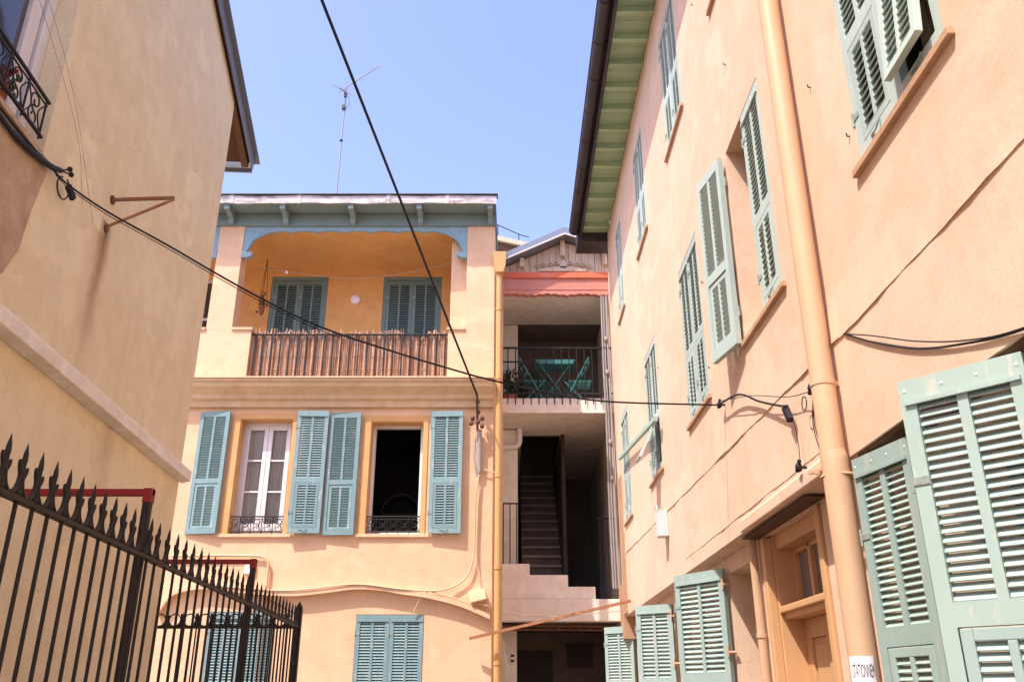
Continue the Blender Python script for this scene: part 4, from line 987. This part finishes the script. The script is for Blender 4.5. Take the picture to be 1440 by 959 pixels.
# facade insulators
iz = thing('insulator_bracket', (-.50, 12, 5.3), 'dark insulator cluster on the facade where the overhead cable lands', 'insulator')
m = MB(); m.bar((-.5, 11.8, 5.60), (-.49, 11.86, 5.10), .03, .03); m.tube([(-.5, 11.80, 5.60), (-.5, 12.0, 5.45)], .012, 6); m.tube([(-.5, 11.83, 5.2), (-.49, 12.0, 5.15)], .012, 6); m.build('arm', iron, iz)
for dx, dz in ((-.075, .03), (.06, .03), (-.095, -.05), (.06, -.09), (0, -.03), (-.01, .28), (.0, .12)):
    m = MB(); m.ball((-.485+dx, 11.86-.02*(dz < 0), 5.24+dz), .034, 8, 1, 1, 1.2); m.build('insulator', rust_dk, iz)
m = MB(); m.tube([(-.465, 11.93, 5.12), (-.46, 11.94, 4.75), (-.455, 11.95, 4.5)], [.035, .038, .03], 8); m.tube([(-.52, 11.93, 5.0), (-.53, 11.94, 4.7), (-.49, 11.95, 4.45)], .012, 6); m.build('sleeve', grey_cable, iz)
m = MB(); m.tube(curve([(-.455, 11.95, 4.5), (-.50, 11.95, 4.2), (-.51, 11.95, 3.7), (-.52, 11.95, 3.35), (-.60, 11.95, 3.10), (-.78, 11.95, 2.96), (-1.05, 11.92, 2.90), (-1.5, 11.90, 2.925), (-2.1, 11.90, 2.985), (-2.9, 11.9, 2.905), (-3.5, 11.9, 2.93), (-4.15, 11.9, 2.99)], 6), .012, 6)
m.tube(curve([(-.45, 11.96, 4.5), (-.47, 11.96, 4.0), (-.48, 11.96, 3.4), (-.45, 11.96, 3.1), (-.40, 11.96, 2.9)], 5), .008, 5)
m.tube(curve([(-.455, 11.96, 4.55), (-.35, 11.95, 4.54), (-.22, 11.95, 4.5)], 5), .008, 5)
m.tube(curve([(-.5, 11.95, 2.78), (-.3, 11.9, 2.70), (-.05, 12.2, 2.66), (.5, 12.5, 2.62), (1.5, 12.5, 2.70)], 6), .006, 5)
m.tube(curve([(-1.1, 11.93, 2.9), (-1.22, 11.93, 2.80), (-1.30, 11.96, 2.62)], 5), .008, 5)
m.tube(curve([(-1.1, 11.93, 2.9), (-.8, 11.93, 2.82), (-.55, 11.93, 2.74), (-.3, 11.92, 2.72)], 5), .009, 5)
tag(m.build('facade_cable', cable_l, loc=(-.5, 11.95, 3.6)), 'pale cables running down the facade and along the wavy moulding', 'cable')
m = MB(); mm = M.Translation((-.455, 11.93, 2.83)) @ M.Rotation(R(-14), 4, 'Y') @ M.Rotation(R(-15), 4, 'X'); m.box(-.11, .11, -.05, .05, -.075, .075, mm); tag(m.build('junction_box', facade_p, loc=(-.455, 11.93, 2.83), bevel=.006), 'tilted apricot junction box low on the facade by the yellow downpipe', 'box')
m = MB(); m.bar((-.55, 11.85, 2.30), (1.47, 11.16, 2.70), .03, .034); tag(m.build('rusty_pole', rust, loc=(.4, 11.5, 2.5)), 'long rusty pole slanting across the passage from facade to peach wall', 'pole')
# right wall wires and insulators
m = MB(); m.tube(curve([(1.45, 5.815, 3.497), (1.46, 5.3, 3.40), (1.47, 4.9, 3.22), (1.455, 4.40, 3.025)], 6), .007, 6)
m.tube(curve([(1.45, 5.80, 3.52), (1.45, 5.0, 3.29), (1.46, 4.4, 3.08), (1.46, 4.1, 3.0), (1.41, 3.85, 2.93)], 6), .0025, 5)
m.tube(curve([(1.465, 4.33, 2.93), (1.47, 4.32, 2.8), (1.47, 4.33, 2.70)], 3), .0022, 5)
m.tube(arc((1.46, 4.13, 2.955), .035, 0, 360, 14, (0, 1, 0))[:-1], .003, 5, True)
for k in range(3): m.tube(curve([(1.41, 3.85, 2.92), (1.44, 3.95+.02*k, 2.8), (1.47, 3.98+.02*k, 2.66)], 4), .0025, 4)
tag(m.build('wall_wire', cable_m, loc=(1.46, 5, 3.2)), 'thin black wires along the peach wall between window sill and downpipe', 'wire')
def insul(p, label, s=1.):
    t = thing('wire_insulator', p, label, 'insulator', 0, 'black insulators on the peach wall'); p = V(p)
    m = MB(); m.tube([p+V((.05, 0, 0)), p], .008*s, 6); m.build('hook', iron, t)
    m = MB(); m.ball(p, .022*s, 8, 1, 1, 1.3); m.ball(p+V((0, -.02, .03))*s, .014*s, 7); m.ball(p+V((0, .03, -.01))*s, .014*s, 7); m.build('knob', cable_m, t)
insul((1.46, 5.82, 3.50), 'black insulator by the sill where the long span cable lands', .9)
insul((1.40, 3.83, 2.93), 'round black insulator on the thick peach downpipe', 1.0)
insul((1.46, 4.33, 2.68), 'dark insulator under the hanging wire just above the door', .9)
m = MB(); m.bar((1.462, 4.435, 3.035), (1.462, 4.375, 2.945), .03, .032); tag(m.build('cable_clamp', cable_m, loc=(1.455, 4.4, 2.98)), 'black tapered cable clamp on the peach wall right of the span cable', 'clamp')
m = MB(); nc = [(1.494, 3.60, 3.11), (1.492, 3.30, 2.945), (1.492, 2.965, 2.785), (1.492, 2.635, 2.672), (1.492, 2.33, 2.592), (1.46, 1.7, 2.48)]
m.tube(curve(nc, 6), .0042, 6); m.tube(curve([nc[0], (1.487, 3.30, 2.975), (1.487, 2.955, 2.81), (1.487, 2.63, 2.68), (1.487, 2.32, 2.592), (1.46, 1.7, 2.48)], 6), .003, 5)
tag(m.build('near_cable', cable_m, loc=nc[0]), 'pair of dark cables drooping right above the nearest mint shutter', 'cable')

# ================================================================== FENCE
fe = thing('iron_fence', (-1.7, 3.9, 0), 'black spear topped iron fence running along the cream house', 'fence')
kf = .82
def FX(y): return -1.60-.0646*(y-3.93)
zr = 2.16; y_end = 7.9
m = MB(); m.bar((FX(1.9), 1.9, zr), (FX(y_end), y_end, zr), .028, .016); m.bar((FX(1.9), 1.9, .3), (FX(y_end), y_end, .3), .03, .012); m.build('rail', gate_iron, fe)
def spear_mesh(h, u):
    u = V(u); m = MB()
    m.tube([(0, 0, -.01), (0, 0, .09*h), (0, 0, .118*h), (0, 0, .128*h), (0, 0, .150*h), (0, 0, .186*h)], [.0085, .0075, .0078, .0092, .0075, .0006], 8)
    for sg, k in ((-1, 1.05), (1, .92)):
        m.tube(curve([u*sg*.050+V((0, 0, .010)), u*sg*.026+V((0, 0, .024)), u*sg*.013+V((0, 0, .052)), u*sg*.012+V((0, 0, .076*k)), u*sg*.021+V((0, 0, .096*k)), u*sg*.030+V((0, 0, .112*k))], 3), [.006, .008, .009, .009, .008, .0075, .007, .007, .007, .0075, .0085, .0085, .008, .0075, .006, .003], 6)
    m.ball((0, 0, .062), .0135, 7, 1, 1, .8); m.ball((0, 0, .018), .014, 7)
    return m.mesh('spearhead', gate_iron)
fu = V((-.0646, 1, 0)).normalized()
spm = spear_mesh(.95, fu)
mb = MB(); mb.tube([(0, 0, -zr+.03), (0, 0, 0.)], .0072, 8); barm = mb.mesh('bar', gate_iron)
y = y_end-.06; cnt = 0
while y > 2.2:
    W = M.Translation((FX(y), y, zr)); bo = link('bar', barm, fe, W); link('spearhead', spm, bo, W); y -= .143 if y > 4.02 else .1115
m = MB(); m.box(FX(y_end)-.025, FX(y_end)+.025, y_end-.025, y_end+.025, 0, zr+.16); m.prism([(-.025, 0), (.025, 0), (0, .05)], (FX(y_end), y_end-.025, zr+.16), (1, 0, 0), (0, 0, 1), (0, .05, 0)); m.build('post', gate_iron, fe)
m = MB(); m.box(FX(1.95)-.025, FX(1.95)+.025, 1.925, 1.975, 0, zr+.16); m.build('post', gate_iron, fe)
fr = thing('iron_fence', (-2.6, 7.9, 0), 'short iron fence with rings behind the end of the long fence', 'fence')
x0, x1, yy = -4.3, FX(y_end)-.03, 7.92
m = MB(); m.box(x0, x1, yy-.008, yy+.008, zr-.012, zr+.012); m.box(x0, x1, yy-.008, yy+.008, .29, .31); m.build('rail', gate_iron, fr)
spm2 = spear_mesh(.70, (.6, 0, 0)); step = .131; x = x1-.07
while x > x0:
    W = M.Translation((x, yy, zr)); bo = link('bar', barm, fr, W); link('spearhead', spm2, bo, W)
    m = MB(); m.tube(arc((x-step/2, yy, zr+.06), .05, 0, 360, 18)[:-1], .006, 5, True); m.build('ring', gate_iron, fr); x -= step
def gallows(y, h, lab):
    x = FX(y)-.0; t = thing('fence_post', (x-.05, y, 0), lab, 'post', 0, 'red topped gallows posts behind the iron fence')
    m = MB(); m.box(x-.075, x-.039, y-.018, y+.018, 0, h-.002); m.build('post', gate_iron, t, .004)
    m = MB(); m.box(x-.78, x-.036, y-.0165, y+.0165, h-.028, h+.003); m.box(x-.078, x-.036, y-.021, y+.021, h-.06, h+.006); m.build('arm', red_iron, t, .004)
gallows(3.93, 2.475, 'nearer black post with a dark red arm rising above the spear fence')
gallows(6.19, 2.485, 'farther black post with a red arm near the end of the spear fence')

# the stairwell house and what stands in it sit back behind the fronts of its neighbours
KS = 1.063
for o in [q for q in list(S.objects) if q.parent is None and q.name.split('.')[0] in ('stair_house', 'folding_table', 'folding_chair', 'potted_plant', 'loose_cable')]:
    a = o.location; o.location = (-.279+KS*(a.x+.262), 13.34+KS*(a.y-12.55), KS*a.z-.10); o.scale = (KS, KS, KS)
